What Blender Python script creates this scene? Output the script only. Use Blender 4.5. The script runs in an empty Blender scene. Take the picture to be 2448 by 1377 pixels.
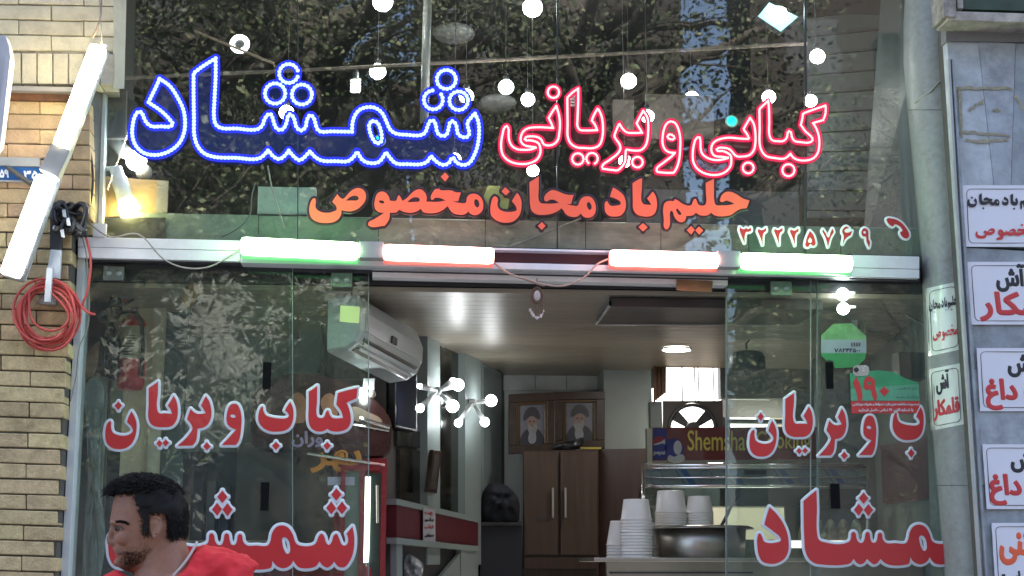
import bpy, bmesh, math, random
from mathutils import Vector, Matrix, geometry, noise
random.seed(7)
R = math.radians
sc = bpy.context.scene
C = sc.collection
# ------------------------------------------------------------------ camera
CAM = Vector((0.0, -6.0, 1.5)); FPX = 3466.0; PITCH = R(10.8); YAW = R(4.5)
cd = bpy.data.cameras.new('camera'); cam = bpy.data.objects.new('camera', cd); C.objects.link(cam)
cam.location = CAM; cam.rotation_euler = (R(90) + PITCH, 0, -YAW)
cd.sensor_width = 36; cd.lens = FPX / 2448 * 36; cd.clip_end = 500; cd.clip_start = 0.05
sc.camera = cam
# ------------------------------------------------------------------ world, sun, exposure
w = bpy.data.worlds.new('World'); sc.world = w; w.use_nodes = True
nt = w.node_tree; bg = nt.nodes['Background']
sky = nt.nodes.new('ShaderNodeTexSky'); sky.sky_type = 'NISHITA'; sky.sun_disc = False
SUN_EL, SUN_AZ = R(52), R(8)
sky.sun_elevation = SUN_EL; sky.sun_rotation = SUN_AZ; sky.dust_density = 4.0; sky.ozone_density = .3; sky.air_density = .8
nt.links.new(sky.outputs[0], bg.inputs[0]); bg.inputs[1].default_value = 0.14
sl = bpy.data.lights.new('sun', 'SUN'); so = bpy.data.objects.new('sun', sl); C.objects.link(so)
sl.energy = 3.5; sl.angle = R(0.53); sl.color = (1, .95, .87)
sd = Vector((math.sin(SUN_AZ) * math.cos(SUN_EL), math.cos(SUN_AZ) * math.cos(SUN_EL), math.sin(SUN_EL)))
so.rotation_euler = sd.to_track_quat('Z', 'Y').to_euler(); so.location = (0, 20, 20)
sc.render.engine = 'CYCLES'
sc.view_settings.view_transform = 'Standard'; sc.view_settings.look = 'None'
sc.view_settings.exposure = 2.75; sc.view_settings.gamma = 1
sc.view_settings.use_curve_mapping = False
cy = sc.cycles
cy.use_denoising = True; cy.max_bounces = 8; cy.transparent_max_bounces = 24; cy.sample_clamp_indirect = 6
cy.use_light_tree = True

# ------------------------------------------------------------------ projection helpers
RM = cam.rotation_euler.to_matrix()
def ray(px, py): return RM @ Vector(((px - 1224) / FPX, -(py - 688.5) / FPX, -1.0))
def P(px, py, Y=0.0):
    d = ray(px, py); return CAM + d * ((Y - CAM.y) / d.y)
def Pz(px, py, Z):
    d = ray(px, py); return CAM + d * ((Z - CAM.z) / d.z)
def Pp(px, py, p0, n):
    d = ray(px, py); return CAM + d * ((p0 - CAM).dot(n) / d.dot(n))
def S(Y=0.0): return (Y - CAM.y) / FPX      # metres per photo pixel at depth Y
def planemap(Y):
    def m(x, y, l=0.0):
        p = P(x, y, Y); p.y -= l; return p
    return m

# ------------------------------------------------------------------ materials
MATS = {}
def mat(name, col, rough=.6, metal=0, var=.12, scale=8, bump=.0, bscale=60, col2=None, emis=None, estr=0, alpha=1, spec=.5, objvar=0, coat=0, stretch=None, dirt=0):
    if name in MATS: return MATS[name]
    m = bpy.data.materials.new(name); m.use_nodes = True; n = m.node_tree.nodes; L = m.node_tree.links
    b = n['Principled BSDF']; MATS[name] = m
    b.inputs['Roughness'].default_value = rough; b.inputs['Metallic'].default_value = metal
    b.inputs['Specular IOR Level'].default_value = spec; b.inputs['Coat Weight'].default_value = coat
    tc = n.new('ShaderNodeTexCoord'); src = tc.outputs['Object']
    if stretch:
        mp = n.new('ShaderNodeMapping'); mp.inputs['Scale'].default_value = stretch
        L.new(src, mp.inputs[0]); src = mp.outputs[0]
    nz = n.new('ShaderNodeTexNoise'); nz.inputs['Scale'].default_value = scale; nz.inputs['Detail'].default_value = 8
    nz.inputs['Roughness'].default_value = .65; L.new(src, nz.inputs['Vector'])
    c2 = col2 or tuple(max(0, c * (1 - var * 2)) for c in col)
    rp = n.new('ShaderNodeValToRGB'); rp.color_ramp.elements[0].position = .3; rp.color_ramp.elements[1].position = .7
    rp.color_ramp.elements[0].color = (*c2, 1); rp.color_ramp.elements[1].color = (*col, 1)
    L.new(nz.outputs[0], rp.inputs[0]); out = rp.outputs[0]
    if dirt:
        n3 = n.new('ShaderNodeTexNoise'); n3.inputs['Scale'].default_value = scale * .35; n3.inputs['Detail'].default_value = 12; n3.inputs['Roughness'].default_value = .75
        L.new(src, n3.inputs['Vector']); r3 = n.new('ShaderNodeValToRGB'); r3.color_ramp.elements[0].position = .5; r3.color_ramp.elements[1].position = .68
        L.new(n3.outputs[0], r3.inputs[0]); mx = n.new('ShaderNodeMixRGB'); mx.blend_type = 'MULTIPLY'
        mu = n.new('ShaderNodeMath'); mu.operation = 'MULTIPLY'; mu.inputs[1].default_value = dirt; L.new(r3.outputs[0], mu.inputs[0])
        L.new(mu.outputs[0], mx.inputs[0]); L.new(out, mx.inputs[1]); mx.inputs[2].default_value = (.35, .3, .25, 1); out = mx.outputs[0]
    if objvar:
        oi = n.new('ShaderNodeObjectInfo'); hs = n.new('ShaderNodeHueSaturation')
        mr = n.new('ShaderNodeMapRange'); mr.inputs[3].default_value = 1 - objvar; mr.inputs[4].default_value = 1 + objvar
        L.new(oi.outputs['Random'], mr.inputs[0]); L.new(mr.outputs[0], hs.inputs['Value'])
        mr2 = n.new('ShaderNodeMapRange'); mr2.inputs[3].default_value = .5 - objvar * .08; mr2.inputs[4].default_value = .5 + objvar * .05
        mh = n.new('ShaderNodeMath'); mh.operation = 'FRACT'; mm = n.new('ShaderNodeMath'); mm.operation = 'MULTIPLY'; mm.inputs[1].default_value = 7.3
        L.new(oi.outputs['Random'], mm.inputs[0]); L.new(mm.outputs[0], mh.inputs[0]); L.new(mh.outputs[0], mr2.inputs[0]); L.new(mr2.outputs[0], hs.inputs['Hue'])
        L.new(out, hs.inputs['Color']); out = hs.outputs[0]
    L.new(out, b.inputs['Base Color'])
    rr = n.new('ShaderNodeMapRange'); rr.inputs[3].default_value = max(0, rough - .1); rr.inputs[4].default_value = min(1, rough + .12)
    L.new(nz.outputs[0], rr.inputs[0]); L.new(rr.outputs[0], b.inputs['Roughness'])
    if bump:
        n2 = n.new('ShaderNodeTexNoise'); n2.inputs['Scale'].default_value = bscale; n2.inputs['Detail'].default_value = 6; L.new(src, n2.inputs['Vector'])
        bp = n.new('ShaderNodeBump'); bp.inputs['Strength'].default_value = bump; bp.inputs['Distance'].default_value = .01
        L.new(n2.outputs[0], bp.inputs['Height']); L.new(bp.outputs[0], b.inputs['Normal'])
    if emis:
        b.inputs['Emission Color'].default_value = (*emis, 1); b.inputs['Emission Strength'].default_value = estr
    return m
def emit(name, col, s):
    if name in MATS: return MATS[name]
    m = bpy.data.materials.new(name); m.use_nodes = True; n = m.node_tree.nodes; n.clear()
    e = n.new('ShaderNodeEmission'); e.inputs[0].default_value = (*col, 1); e.inputs[1].default_value = s
    o = n.new('ShaderNodeOutputMaterial'); m.node_tree.links.new(e.outputs[0], o.inputs[0]); MATS[name] = m; return m
def glassmat(name, tint=(.9, .96, .93), refl=.06, rough=.0, edge=.5, haze=0, hazecol=(.5, .6, .55)):
    m = bpy.data.materials.new(name); m.use_nodes = True; n = m.node_tree.nodes; n.clear(); L = m.node_tree.links
    t = n.new('ShaderNodeBsdfTransparent'); t.inputs[0].default_value = (*tint, 1)
    g = n.new('ShaderNodeBsdfGlossy'); g.inputs['Roughness'].default_value = rough; g.inputs[0].default_value = (1, 1, 1, 1)
    wn = n.new('ShaderNodeTexNoise'); wn.inputs['Scale'].default_value = 2.2; wn.inputs['Detail'].default_value = 2; wt = n.new('ShaderNodeTexCoord')
    wb = n.new('ShaderNodeBump'); wb.inputs['Strength'].default_value = .22; wb.inputs['Distance'].default_value = .006
    L.new(wt.outputs['Object'], wn.inputs['Vector']); L.new(wn.outputs[0], wb.inputs['Height']); L.new(wb.outputs[0], g.inputs['Normal'])
    lw = n.new('ShaderNodeLayerWeight'); lw.inputs[0].default_value = .35
    mr = n.new('ShaderNodeMapRange'); mr.inputs[1].default_value = 0; mr.inputs[3].default_value = refl; mr.inputs[4].default_value = edge
    L.new(lw.outputs['Fresnel'], mr.inputs[0]); base = t
    if haze:                                   # dust and smears, plus a painted haze that lifts the dark lower panes
        d = n.new('ShaderNodeBsdfDiffuse'); d.inputs[0].default_value = (*hazecol, 1)
        nz = n.new('ShaderNodeTexNoise'); nz.inputs['Scale'].default_value = 5; nz.inputs['Detail'].default_value = 10; nz.inputs['Roughness'].default_value = .7
        tc = n.new('ShaderNodeTexCoord'); L.new(tc.outputs['Object'], nz.inputs['Vector'])
        m2 = n.new('ShaderNodeMapRange'); m2.inputs[1].default_value = .35; m2.inputs[2].default_value = .75; m2.inputs[3].default_value = haze * .5; m2.inputs[4].default_value = haze * 1.6
        L.new(nz.outputs[0], m2.inputs[0]); mx = n.new('ShaderNodeMixShader'); L.new(m2.outputs[0], mx.inputs[0]); L.new(t.outputs[0], mx.inputs[1]); L.new(d.outputs[0], mx.inputs[2]); base = mx
    mix = n.new('ShaderNodeMixShader'); L.new(mr.outputs[0], mix.inputs[0]); L.new(base.outputs[0], mix.inputs[1]); L.new(g.outputs[0], mix.inputs[2])
    o = n.new('ShaderNodeOutputMaterial'); L.new(mix.outputs[0], o.inputs[0]); MATS[name] = m; return m

# ------------------------------------------------------------------ object helpers
WL = {}
def setp(o, label=None, cat=None, group=None, kind=None):
    if label: o['label'] = label
    if cat: o['category'] = cat
    if group: o['group'] = group
    if kind: o['kind'] = kind
def thing(name, label, cat, loc, group=None):
    o = bpy.data.objects.new(name, None); C.objects.link(o); o.location = loc; o.empty_display_size = .05
    WL[o] = Vector(loc); setp(o, label, cat, group); return o
def obj(name, vf, m, parent=None, label=None, cat=None, group=None, kind=None, smooth=False, bevel=0):
    vs, fs = vf; vs = [Vector(v) for v in vs]
    if parent is not None: base = WL[parent]
    else:
        n = max(1, len(vs)); cx = sum(v.x for v in vs) / n; cyy = sum(v.y for v in vs) / n; base = Vector((cx, cyy, min(v.z for v in vs)))
    me = bpy.data.meshes.new(name); me.from_pydata([v - base for v in vs], [], fs); me.update()
    if isinstance(m, (list, tuple)):
        for q in m: me.materials.append(q)
    else: me.materials.append(m)
    if smooth:
        me.polygons.foreach_set('use_smooth', [True] * len(me.polygons))
    o = bpy.data.objects.new(name, me); C.objects.link(o)
    if parent is not None: o.parent = parent
    else: o.location = base
    WL[o] = base; setp(o, label, cat, group, kind)
    if bevel:
        b = o.modifiers.new('bevel', 'BEVEL'); b.width = bevel; b.segments = 2; b.limit_method = 'ANGLE'
    return o
def join(*vfs):
    V, F = [], []
    for v, f in vfs:
        k = len(V); V += list(v); F += [tuple(i + k for i in q) for q in f]
    return V, F
def hexa(p):   # 8 points: 4 front (ccw) + 4 back
    return list(p), [(0, 1, 2, 3), (7, 6, 5, 4), (0, 4, 5, 1), (1, 5, 6, 2), (2, 6, 7, 3), (3, 7, 4, 0)]
def box(a, b):
    x0, y0, z0 = a; x1, y1, z1 = b
    return hexa([(x0, y0, z0), (x1, y0, z0), (x1, y0, z1), (x0, y0, z1), (x0, y1, z0), (x1, y1, z0), (x1, y1, z1), (x0, y1, z1)])
def prism(pts, v):
    n = len(pts); pts = [Vector(p) for p in pts]; v = Vector(v)
    V = pts + [p + v for p in pts]
    F = [tuple(range(n))[::-1], tuple(range(n, 2 * n))] + [(i, (i + 1) % n, n + (i + 1) % n, n + i) for i in range(n)]
    return V, F
def pq(pts, Y, th): return prism([P(x, y, Y) for x, y in pts], (0, th, 0))
def rect(x0, y0, x1, y1): return [(x0, y1), (x1, y1), (x1, y0), (x0, y0)]
def pbox(x0, y0, x1, y1, Y, th):            # an axis-aligned box whose front spans the photo rectangle
    a = P((x0 + x1) / 2, y1, Y).z; b = P((x0 + x1) / 2, y0, Y).z; ym = (y0 + y1) / 2
    return box((P(x0, ym, Y).x, Y, a), (P(x1, ym, Y).x, Y + th, b))
def tube(pts, r, n=8, closed=False, radii=None, cap=True):
    pts = [Vector(p) for p in pts]; N = len(pts); V = []; F = []
    up = None
    for i, p in enumerate(pts):
        a = pts[(i - 1) % N] if (closed or i > 0) else p; b = pts[(i + 1) % N] if (closed or i < N - 1) else p
        t = (b - a).normalized() if (b - a).length > 1e-9 else Vector((0, 0, 1))
        if up is None:
            up = t.orthogonal().normalized()
        up = (up - t * up.dot(t)); up = up.normalized() if up.length > 1e-6 else t.orthogonal().normalized()
        s = t.cross(up); rr = radii[i] if radii else r
        for k in range(n):
            an = 2 * math.pi * k / n; V.append(p + (up * math.cos(an) + s * math.sin(an)) * rr)
    for i in range(N if closed else N - 1):
        j = (i + 1) % N
        for k in range(n): F.append((i * n + k, i * n + (k + 1) % n, j * n + (k + 1) % n, j * n + k))
    if not closed and cap: F += [tuple(range(n))[::-1], tuple(range((N - 1) * n, N * n))]
    return V, F
def lathe(prof, c, n=24, ax=None):
    c = Vector(c); q = Vector((0, 0, 1)).rotation_difference(Vector(ax).normalized()) if ax is not None else None
    V, F = [], []
    for r, z in prof:
        for k in range(n):
            an = 2 * math.pi * k / n; v = Vector((r * math.cos(an), r * math.sin(an), z))
            if q: v = q @ v
            V.append(c + v)
    m = len(prof)
    for i in range(m - 1):
        for k in range(n): F.append((i * n + k, i * n + (k + 1) % n, (i + 1) * n + (k + 1) % n, (i + 1) * n + k))
    F += [tuple(range(n))[::-1], tuple(range((m - 1) * n, m * n))]
    return V, F
def ball(c, r, n=12, m=8, sc3=(1, 1, 1), rot=None):
    c = Vector(c); V = [];F = []
    def q(v):
        v = Vector((v[0] * sc3[0], v[1] * sc3[1], v[2] * sc3[2])) * r
        if rot: v = rot @ v
        return c + v
    V.append(q((0, 0, 1)))
    for i in range(1, m):
        ph = math.pi * i / m
        for k in range(n):
            an = 2 * math.pi * k / n; V.append(q((math.sin(ph) * math.cos(an), math.sin(ph) * math.sin(an), math.cos(ph))))
    V.append(q((0, 0, -1)))
    for k in range(n):
        F.append((0, 1 + k, 1 + (k + 1) % n)); F.append((len(V) - 1, 1 + (m - 2) * n + (k + 1) % n, 1 + (m - 2) * n + k))
    for i in range(m - 2):
        for k in range(n):
            a = 1 + i * n; b = a + n; F.append((a + k, b + k, b + (k + 1) % n, a + (k + 1) % n))
    return V, F
def cr(pts, sub=5, closed=True):
    """smooth a traced outline; points flagged True are corners"""
    n = len(pts); out = []
    for i in range(n if closed else n - 1):
        p1, p2 = pts[i], pts[(i + 1) % n]
        p0 = pts[(i - 1) % n] if closed or i > 0 else p1; p3 = pts[(i + 2) % n] if closed or i < n - 2 else p2
        a, b = Vector(p1[:2]), Vector(p2[:2])
        L = (b - a).length
        def tan(pa, pb, pc):
            u = (Vector(pb[:2]) - Vector(pa[:2])); v = (Vector(pc[:2]) - Vector(pb[:2]))
            if u.length < 1e-6 or v.length < 1e-6: return Vector((0, 0))
            t = u.normalized() + v.normalized()
            return t.normalized() * 1.0 if t.length > 1e-6 else Vector((0, 0))
        m1 = (b - a).normalized() if p1[2] else tan(p0, p1, p2)
        m2 = (b - a).normalized() if p2[2] else tan(p1, p2, p3)
        if p1[2] and p2[2]: out.append(a); continue
        for k in range(sub):
            t = k / sub; h1 = 2*t**3 - 3*t**2 + 1; h2 = t**3 - 2*t**2 + t; h3 = -2*t**3 + 3*t**2; h4 = t**3 - t**2
            out.append(a * h1 + m1 * (L * h2) + b * h3 + m2 * (L * h4))
    if not closed: out.append(Vector(pts[-1][:2]))
    return out

# ------------------------------------------------------------------ traced lettering (crop windows: origin, scale)
CW = {'A': (300, 120, 360/1770), 'B': (620, 130, 280/1377), 'C': (820, 130, 340/1672), 'D': (1180, 190, 300/1721), 'E': (1430, 240, 300/2174),
      'F': (1640, 230, 360/2361), 'G': (720, 400, 360/2448), 'H': (1010, 400, 280/2410), 'I': (1250, 410, 340/2448), 'J': (1560, 410, 250/2152),
      'K': (1750, 500, 450/2448), 'L': (230, 890, 320/2098), 'M': (510, 890, 380/2448), 'O': (1780, 1150, 490/2448), 'X': (0, 0, 1)}
def T(s, closed=True, sub=5):
    """'A: x,y x,yc ...' -> smoothed photo-pixel outline"""
    win = 'X'; pts = []
    for tk in s.replace(';', ' ').split():
        if tk.endswith(':'): win = tk[:-1]; continue
        c = tk.endswith('c'); tk = tk.rstrip('c'); x, y = map(float, tk.split(','))
        if win == 'N':
            xn = 460 + x * 420/2448; yn = 1150 + y * 420/2448
            pts.append((2206 + (xn - 684.4) / 1.073, 1348.2 + (yn - 1357.6) / 1.08, c)); continue
        ox, oy, k = CW[win]; pts.append((ox + x * k, oy + y * k, c))
    return cr(pts, sub, closed)
def dia(win, *p): return T(win + ': ' + ' '.join('%g,%gc' % q for q in p))
def resample(poly, d, closed=True):
    n = len(poly); out = []; acc = 0
    for i in range(n if closed else n - 1):
        a, b = poly[i], poly[(i + 1) % n]; L = (b - a).length
        if L < 1e-9: continue
        t = (d - acc) if acc else 0
        while t < L: out.append(a + (b - a) * (t / L)); t += d
        acc = L - (t - d)
        if acc >= d: acc = 0
    return out
def band(poly, r, mp, lift, closed=True):
    """a flat vinyl or halo strip of half-width r following an outline (round joins)"""
    n = len(poly); V = [];F = []
    for i, p in enumerate(poly):
        a = poly[(i - 1) % n] if closed or i > 0 else p; b = poly[(i + 1) % n] if closed or i < n - 1 else p
        t = (b - a); t = t.normalized() if t.length > 1e-9 else Vector((1, 0)); nn = Vector((-t.y, t.x))
        for s, l in ((1, 0), (.6, lift * .85), (0, lift), (-.6, lift * .85), (-1, 0)):
            q = p + nn * r * s; V.append(mp(q.x, q.y, l))
    for i in range(n if closed else n - 1):
        j = (i + 1) % n
        for k in range(4): F.append((i * 5 + k, i * 5 + k + 1, j * 5 + k + 1, j * 5 + k))
    for i in range(n):     # discs at turns
        if closed or 0 < i < n - 1:
            u = (poly[i] - poly[i - 1]); v = (poly[(i + 1) % n] - poly[i])
            if u.length < 1e-6 or v.length < 1e-6 or u.normalized().dot(v.normalized()) > .93: continue
        k0 = len(V); p = poly[i]; V.append(mp(p.x, p.y, lift * 1.08))
        for k in range(14):
            an = 2 * math.pi * k / 14; V.append(mp(p.x + r * .6 * math.cos(an), p.y + r * .6 * math.sin(an), lift * .9))
        for k in range(14):
            an = 2 * math.pi * k / 14; V.append(mp(p.x + r * math.cos(an), p.y + r * math.sin(an), 0))
        for k in range(14):
            F.append((k0, k0 + 1 + k, k0 + 1 + (k + 1) % 14)); F.append((k0 + 1 + k, k0 + 15 + k, k0 + 15 + (k + 1) % 14, k0 + 1 + (k + 1) % 14))
    return V, F
def fill(outer, holes, mp, lift):
    loops = [outer] + list(holes)
    tess = geometry.tessellate_polygon([[Vector((p.x, p.y, 0)) for p in l] for l in loops])
    V = [mp(p.x, p.y, lift) for l in loops for p in l]
    F = []
    allp = [p for l in loops for p in l]
    for a, b, c in tess:
        A, B, D = allp[a], allp[b], allp[c]
        s = (B.x - A.x) * (D.y - A.y) - (B.y - A.y) * (D.x - A.x)
        F.append((a, b, c) if s < 0 else (a, c, b))
    return V, F
def tf(poly, fn): return [Vector(fn(p.x, p.y)) for p in poly]

NEON_BLUE = [
 T('A: 400,335c 520,420 620,570 680,700 700,830 690,960 640,1080 560,1160 450,1215 330,1232 210,1205 120,1120 80,1000 85,880 110,780 150,725 185,730 215,790 250,855 310,895 420,895 530,895 560,865c 490,780 400,700 270,615c 310,530 360,430'),
 T('A: 1060,95c 1060,300 1045,600 1040,780 1060,870 1110,910 1300,920 1560,925 1610,880 1640,800 B: 125,700 165,780 195,860 250,890 300,850 325,780 352,705 385,720 410,760 440,860 490,895 540,860 560,770 600,715 640,750 670,850 700,900 850,905 1090,910c C: 110,820 130,740 190,655 290,620 380,630 460,690 510,790 560,890 620,930 750,945 930,945 970,910 1000,830 1030,780 1065,780 1090,830 1110,920 1150,955 1210,950 1240,880 1260,800 1290,785 1330,830 1350,930 1400,970 1460,970 1485,930 1470,860 1460,800c 1550,690c 1590,790 1600,930 1580,1080 1540,1190 1480,1280 1400,1300 1330,1265 1290,1215 1250,1270 1190,1300 1110,1270 1035,1195c 990,1260 920,1290 760,1290 620,1280 560,1225 505,1150c 470,1210 420,1265 340,1280 240,1250 165,1145c B: 1100,1215 1040,1255 900,1255 740,1250 660,1210 595,1140c 490,1240 470,1245 400,1195 345,1130c 300,1190 230,1230 160,1195 105,1125c A: 1620,1240 1560,1275 1300,1265 1050,1255 930,1215 850,1130 810,1010 805,800 800,500 800,270c 900,195')]
NEON_BLUE_HOLE = T('C: 350,785 400,800 440,880 455,960 445,1030 400,1045 350,990 315,900 310,820')
def ringp(win, x, y, r, a0=0, a1=360, n=26):
    ox, oy, k = CW[win]; x, y, r = ox + x * k, oy + y * k, r * k
    full = a1 - a0 >= 359
    return [Vector((x + r * math.cos(R(a0 + (a1 - a0) * i / (n if full else n - 1))), y + r * math.sin(R(a0 + (a1 - a0) * i / (n if full else n - 1))))) for i in range(n)], full
BLUE_RINGS = [ringp('B', 345, 225, 112, 20, 355), ringp('B', 185, 460, 120), ringp('B', 500, 472, 118), ringp('C', 1215, 295, 112), ringp('C', 1062, 535, 112, -35, 275), ringp('C', 1360, 545, 110)]
NEON_RED = [
 T('D: 860,365c 895,480 910,600 900,740 880,830 820,890 740,905 690,890 650,820 600,790 520,780 440,795 430,825 500,835 570,850 620,880 640,940 640,1010 600,1090 520,1140 420,1160 300,1150 200,1110 130,1040 105,950 105,850 125,740 150,660 180,640 205,680 205,760 215,840 250,910 320,955 420,965 500,962 585,932c 500,920 420,900 375,850 375,780 410,710 470,670 600,655 740,660 815,665c 790,600 755,530c 800,450'),
 T('D: 1160,125c 1160,300 1150,550 1150,640 1180,690 1260,700 1420,695c 1390,620 1345,560c 1385,470 1430,395c 1480,500 1500,650 1490,800 1450,900 1370,940 1250,940 1140,930 1060,880 1020,800 1015,600 1010,250c 1080,180'),
 T('E: 780,180c 850,290 868,420 865,560 850,700 810,800 740,860 620,870 480,850c 472,960 465,1060 440,1110 400,1160 340,1210 240,1205 80,1185c 70,1140 200,1030 330,930 385,840 370,760 320,690 275,620c 320,500 365,400c 430,500 500,555 620,565 760,560c 720,490 665,400c 720,290'),
 T('E: 1260,365 1330,390 1390,500 1420,640 1420,850 1400,1040 1360,1170 1310,1255c 1180,1255 1020,1240c 1010,1190 1130,1080 1260,980 1330,910c 1220,895 1150,840 1115,740 1120,600 1150,470 1200,390'),
 T('F: 1005,340c 1060,430 1085,560 1085,750 1060,850 1000,920 900,945 790,940 730,880 680,830 600,810 500,815 480,845 580,860 650,890 700,930 710,1000 700,1090 640,1170 550,1220 420,1235 280,1205 170,1130 115,1030 105,900 120,780 150,680 205,640 225,700 230,830 260,910 340,970 450,1000 560,995 670,965c 560,950 450,935 405,880 400,790 440,720 540,670 680,650 850,665 990,670c 960,600 900,520c 950,430'),
 T('F: 1290,70c 1300,200 1305,400 1310,620 1350,690 1430,705 1530,700 1580,650 1610,550 1640,560 1660,640 1700,700 1800,720 1950,720 1985,680 1930,600 1880,560 1800,450c 1820,370 1835,270c 2000,210 2190,145c 2185,280 2150,375c 1990,420c 2040,500 2080,620 2090,760 2060,900 2000,970 1900,1005 1760,1000 1680,960 1635,900c 1590,950 1530,980 1400,970 1260,940 1200,880 1160,780 1155,500 1150,200c')]
NEON_RED_HOLE = T('E: 1240,590 1320,640 1310,670 1230,665 1200,630')
RED_RINGS = [ringp('D', 820, 175, 78), ringp('D', 1155, 1090, 78), ringp('D', 1350, 1085, 78, -230, 60), ringp('E', 680, 1070, 92), ringp('F', 975, 1125, 85), ringp('F', 1605, 1160, 95)]

# orange word shapes: name -> list of (outer, holes)
SAD = [(T('G: 220,505 240,560 235,650 270,700 350,735 450,740 530,720 575,690 570,640 500,565c 545,500 590,435c 630,490 680,515 740,460 820,380 900,340 970,345 1030,390 1055,470 1040,550 980,630 900,690 800,720 720,715 655,700c 650,770 600,850 520,895 390,910 260,890 170,830 135,740 135,650 160,560 190,515'),
        [T('G: 725,545c 800,485 870,465 920,480 935,515 900,540 820,542')])]
MAKHSU = [(T('G: 1310,395 1380,420 1430,490 1440,545c 1540,545 1570,480 1590,455 1620,500 1650,550c 1720,500 1790,430 1860,375 1940,360 2000,400 2040,480 2035,560c 2200,565 2350,545c 2260,505 2180,500 2125,535 2105,500 2130,420 2180,360 2250,340 H: 340,430 600,480 680,515 790,520c 765,600 735,700c 630,706c 720,732 800,740 870,740 900,710 910,640 960,570 1060,545 1150,575 1220,650 1250,750 1240,870 1180,950 1080,990 1000,970 945,910c 860,975 720,975 620,940 560,870 520,800c 420,880 300,935 180,950 60,940 G: 1985,730 1945,675c 1880,720 1780,745 1680,730 1590,690c 1550,735 1500,742 1440,742c 1435,830 1400,900 1355,955c 1100,955 1090,910 1200,840 1350,742c 1270,735 1210,690 1190,620 1200,520 1240,430'),
           [T('G: 1720,570c 1800,505 1870,490 1920,510 1925,550 1850,565'), T('G: 1265,555 1300,542 1350,565 1345,585 1280,577'), T('H: 1095,660 1150,700 1165,790 1130,830 1080,790 1065,710')]),
          (dia('G', (2338, 85), (2405, 155), (2340, 235), (2268, 158)), [])]
NUN = [(T('H: 1480,600 1530,620 1555,680 1540,760 1570,850 1640,900 1750,920 1860,915 1930,890 1935,850 1900,780 1835,700c 1890,610 1945,525c 2000,600 2035,700 2035,840 2010,960 1950,1050 1860,1120 1740,1145 1600,1130 1480,1070 1410,990 1395,880 1410,740 1440,640'), []),
       (dia('H', (1700, 410), (1795, 505), (1715, 585), (1625, 500)), [])]
MJA = [(T('I: 275,85c 272,300 270,480 300,540 400,555 520,555 620,542c 540,495 470,490 395,520 370,500 370,430 420,370 490,325 560,330 700,385 780,405 875,405c 850,480 830,560c 750,568c 830,582 940,590 965,540 1000,470 1080,430 1170,445 1230,520 1255,620 1240,720 1190,780 1110,800 1040,780 995,730c 930,780 820,780 740,740 700,680 665,635c 590,690 480,735 360,750 230,740 150,680 125,590 115,400 110,190c'),
        [T('I: 1125,530 1170,570 1180,630 1150,665 1110,620 1100,570')]), (dia('I', (325, 870), (390, 940), (322, 1010), (255, 940)), [])]
DAL = [(T('I: 1550,275c 1640,330 1720,400 1765,500 1770,610 1740,700 1670,765 1570,780 1470,760 1415,690 1405,600 1410,540 1445,510 1470,550 1510,590 1600,590 1680,565 1670,520 1590,470 1495,440c 1520,360'), [])]
BA = [(T('I: 2050,115c 2045,300 2040,510 2070,560 2130,575 2205,580c 2180,530 2135,465c 2190,400 2235,345c 2280,420 2305,520 2300,640 2260,730 2180,775 2060,775 1960,740 1900,660 1890,500 1885,205c 1970,150'), []),
      (dia('I', (2065, 890), (2145, 965), (2065, 1035), (1990, 960)), [])]
HALIM = [(T('J: 1260,150c 1262,350 1270,620 1300,690 1420,700 1550,695 1680,670c 1590,625 1510,605 1420,635 1385,610 1390,560 1430,480 1510,425 1600,420 1720,470 1850,555 1990,600c 1960,690 1930,760c 1800,780 1710,830 1600,900 1480,925 1340,925 1260,900 1200,850c 1140,900 1040,915 950,895 890,850c 830,900 760,915 690,915c 670,1000 620,1045 560,1045 490,1000 440,920 410,830 380,810 358,840 355,1000 345,1120 310,1180 270,1190 235,1150 230,1000 222,720 260,640 340,610 440,605 450,570c 520,600 600,660 700,700 790,695 820,640 845,580 880,565 910,610 930,670 980,700 1070,695 1100,640 1095,450 1088,240c'),
          [T('J: 490,770 560,830 590,880 560,900 510,860')]), (dia('J', (790, 1125), (865, 1205), (790, 1300), (700, 1210)), []), (dia('J', (950, 1135), (1035, 1215), (955, 1305), (875, 1215)), [])]
# phone digits
D2 = 'K: 340,260c 390,275 440,245c 440,285 415,305 400,340 395,465c 365,370 330,290c'
def sh(l, dx, dy): return [Vector((p.x + dx, p.y + dy)) for p in l]
k2 = 450/2448
DIGITS = [('3', T('K: 100,235c 130,260 160,262 180,245c 205,262 240,240c 245,280 215,298 185,300 165,340 160,440c 130,370 95,275c'), []),
          ('2', T(D2), []), ('2', sh(T(D2), 212*k2, 0), []), ('2', sh(T(D2), 420*k2, 6*k2), []),
          ('5', T('K: 1010,285c 1050,330 1075,400 1080,460 1050,480 1015,458 990,490 955,485 955,430 975,360'), [T('K: 1010,370c 1035,405 1030,430 1010,440 985,425')]),
          ('7', T('K: 1180,265c 1215,320 1248,370 1275,310 1305,255c 1320,300c 1275,380 1245,490c 1215,380 1170,290c'), []),
          ('6', T('K: 1520,250c 1480,228 1440,260 1430,300 1450,345 1435,455c 1480,380 1540,340c 1558,285c 1500,308 1462,298 1465,270'), []),
          ('9', T('K: 1720,250 1765,280 1770,340 1775,400 1790,430 1778,500c 1745,420 1735,360 1700,355 1680,320 1690,270'), [T('K: 1720,287 1738,305 1720,323 1703,305')])]
PHONE = T('K: 2010,130 2080,125 2180,165 2260,250 2300,340 2280,380 2230,375 2190,330 2185,300 2212,285 2190,240 2140,205 2110,200 2090,225 2050,210 2015,165')
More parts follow.
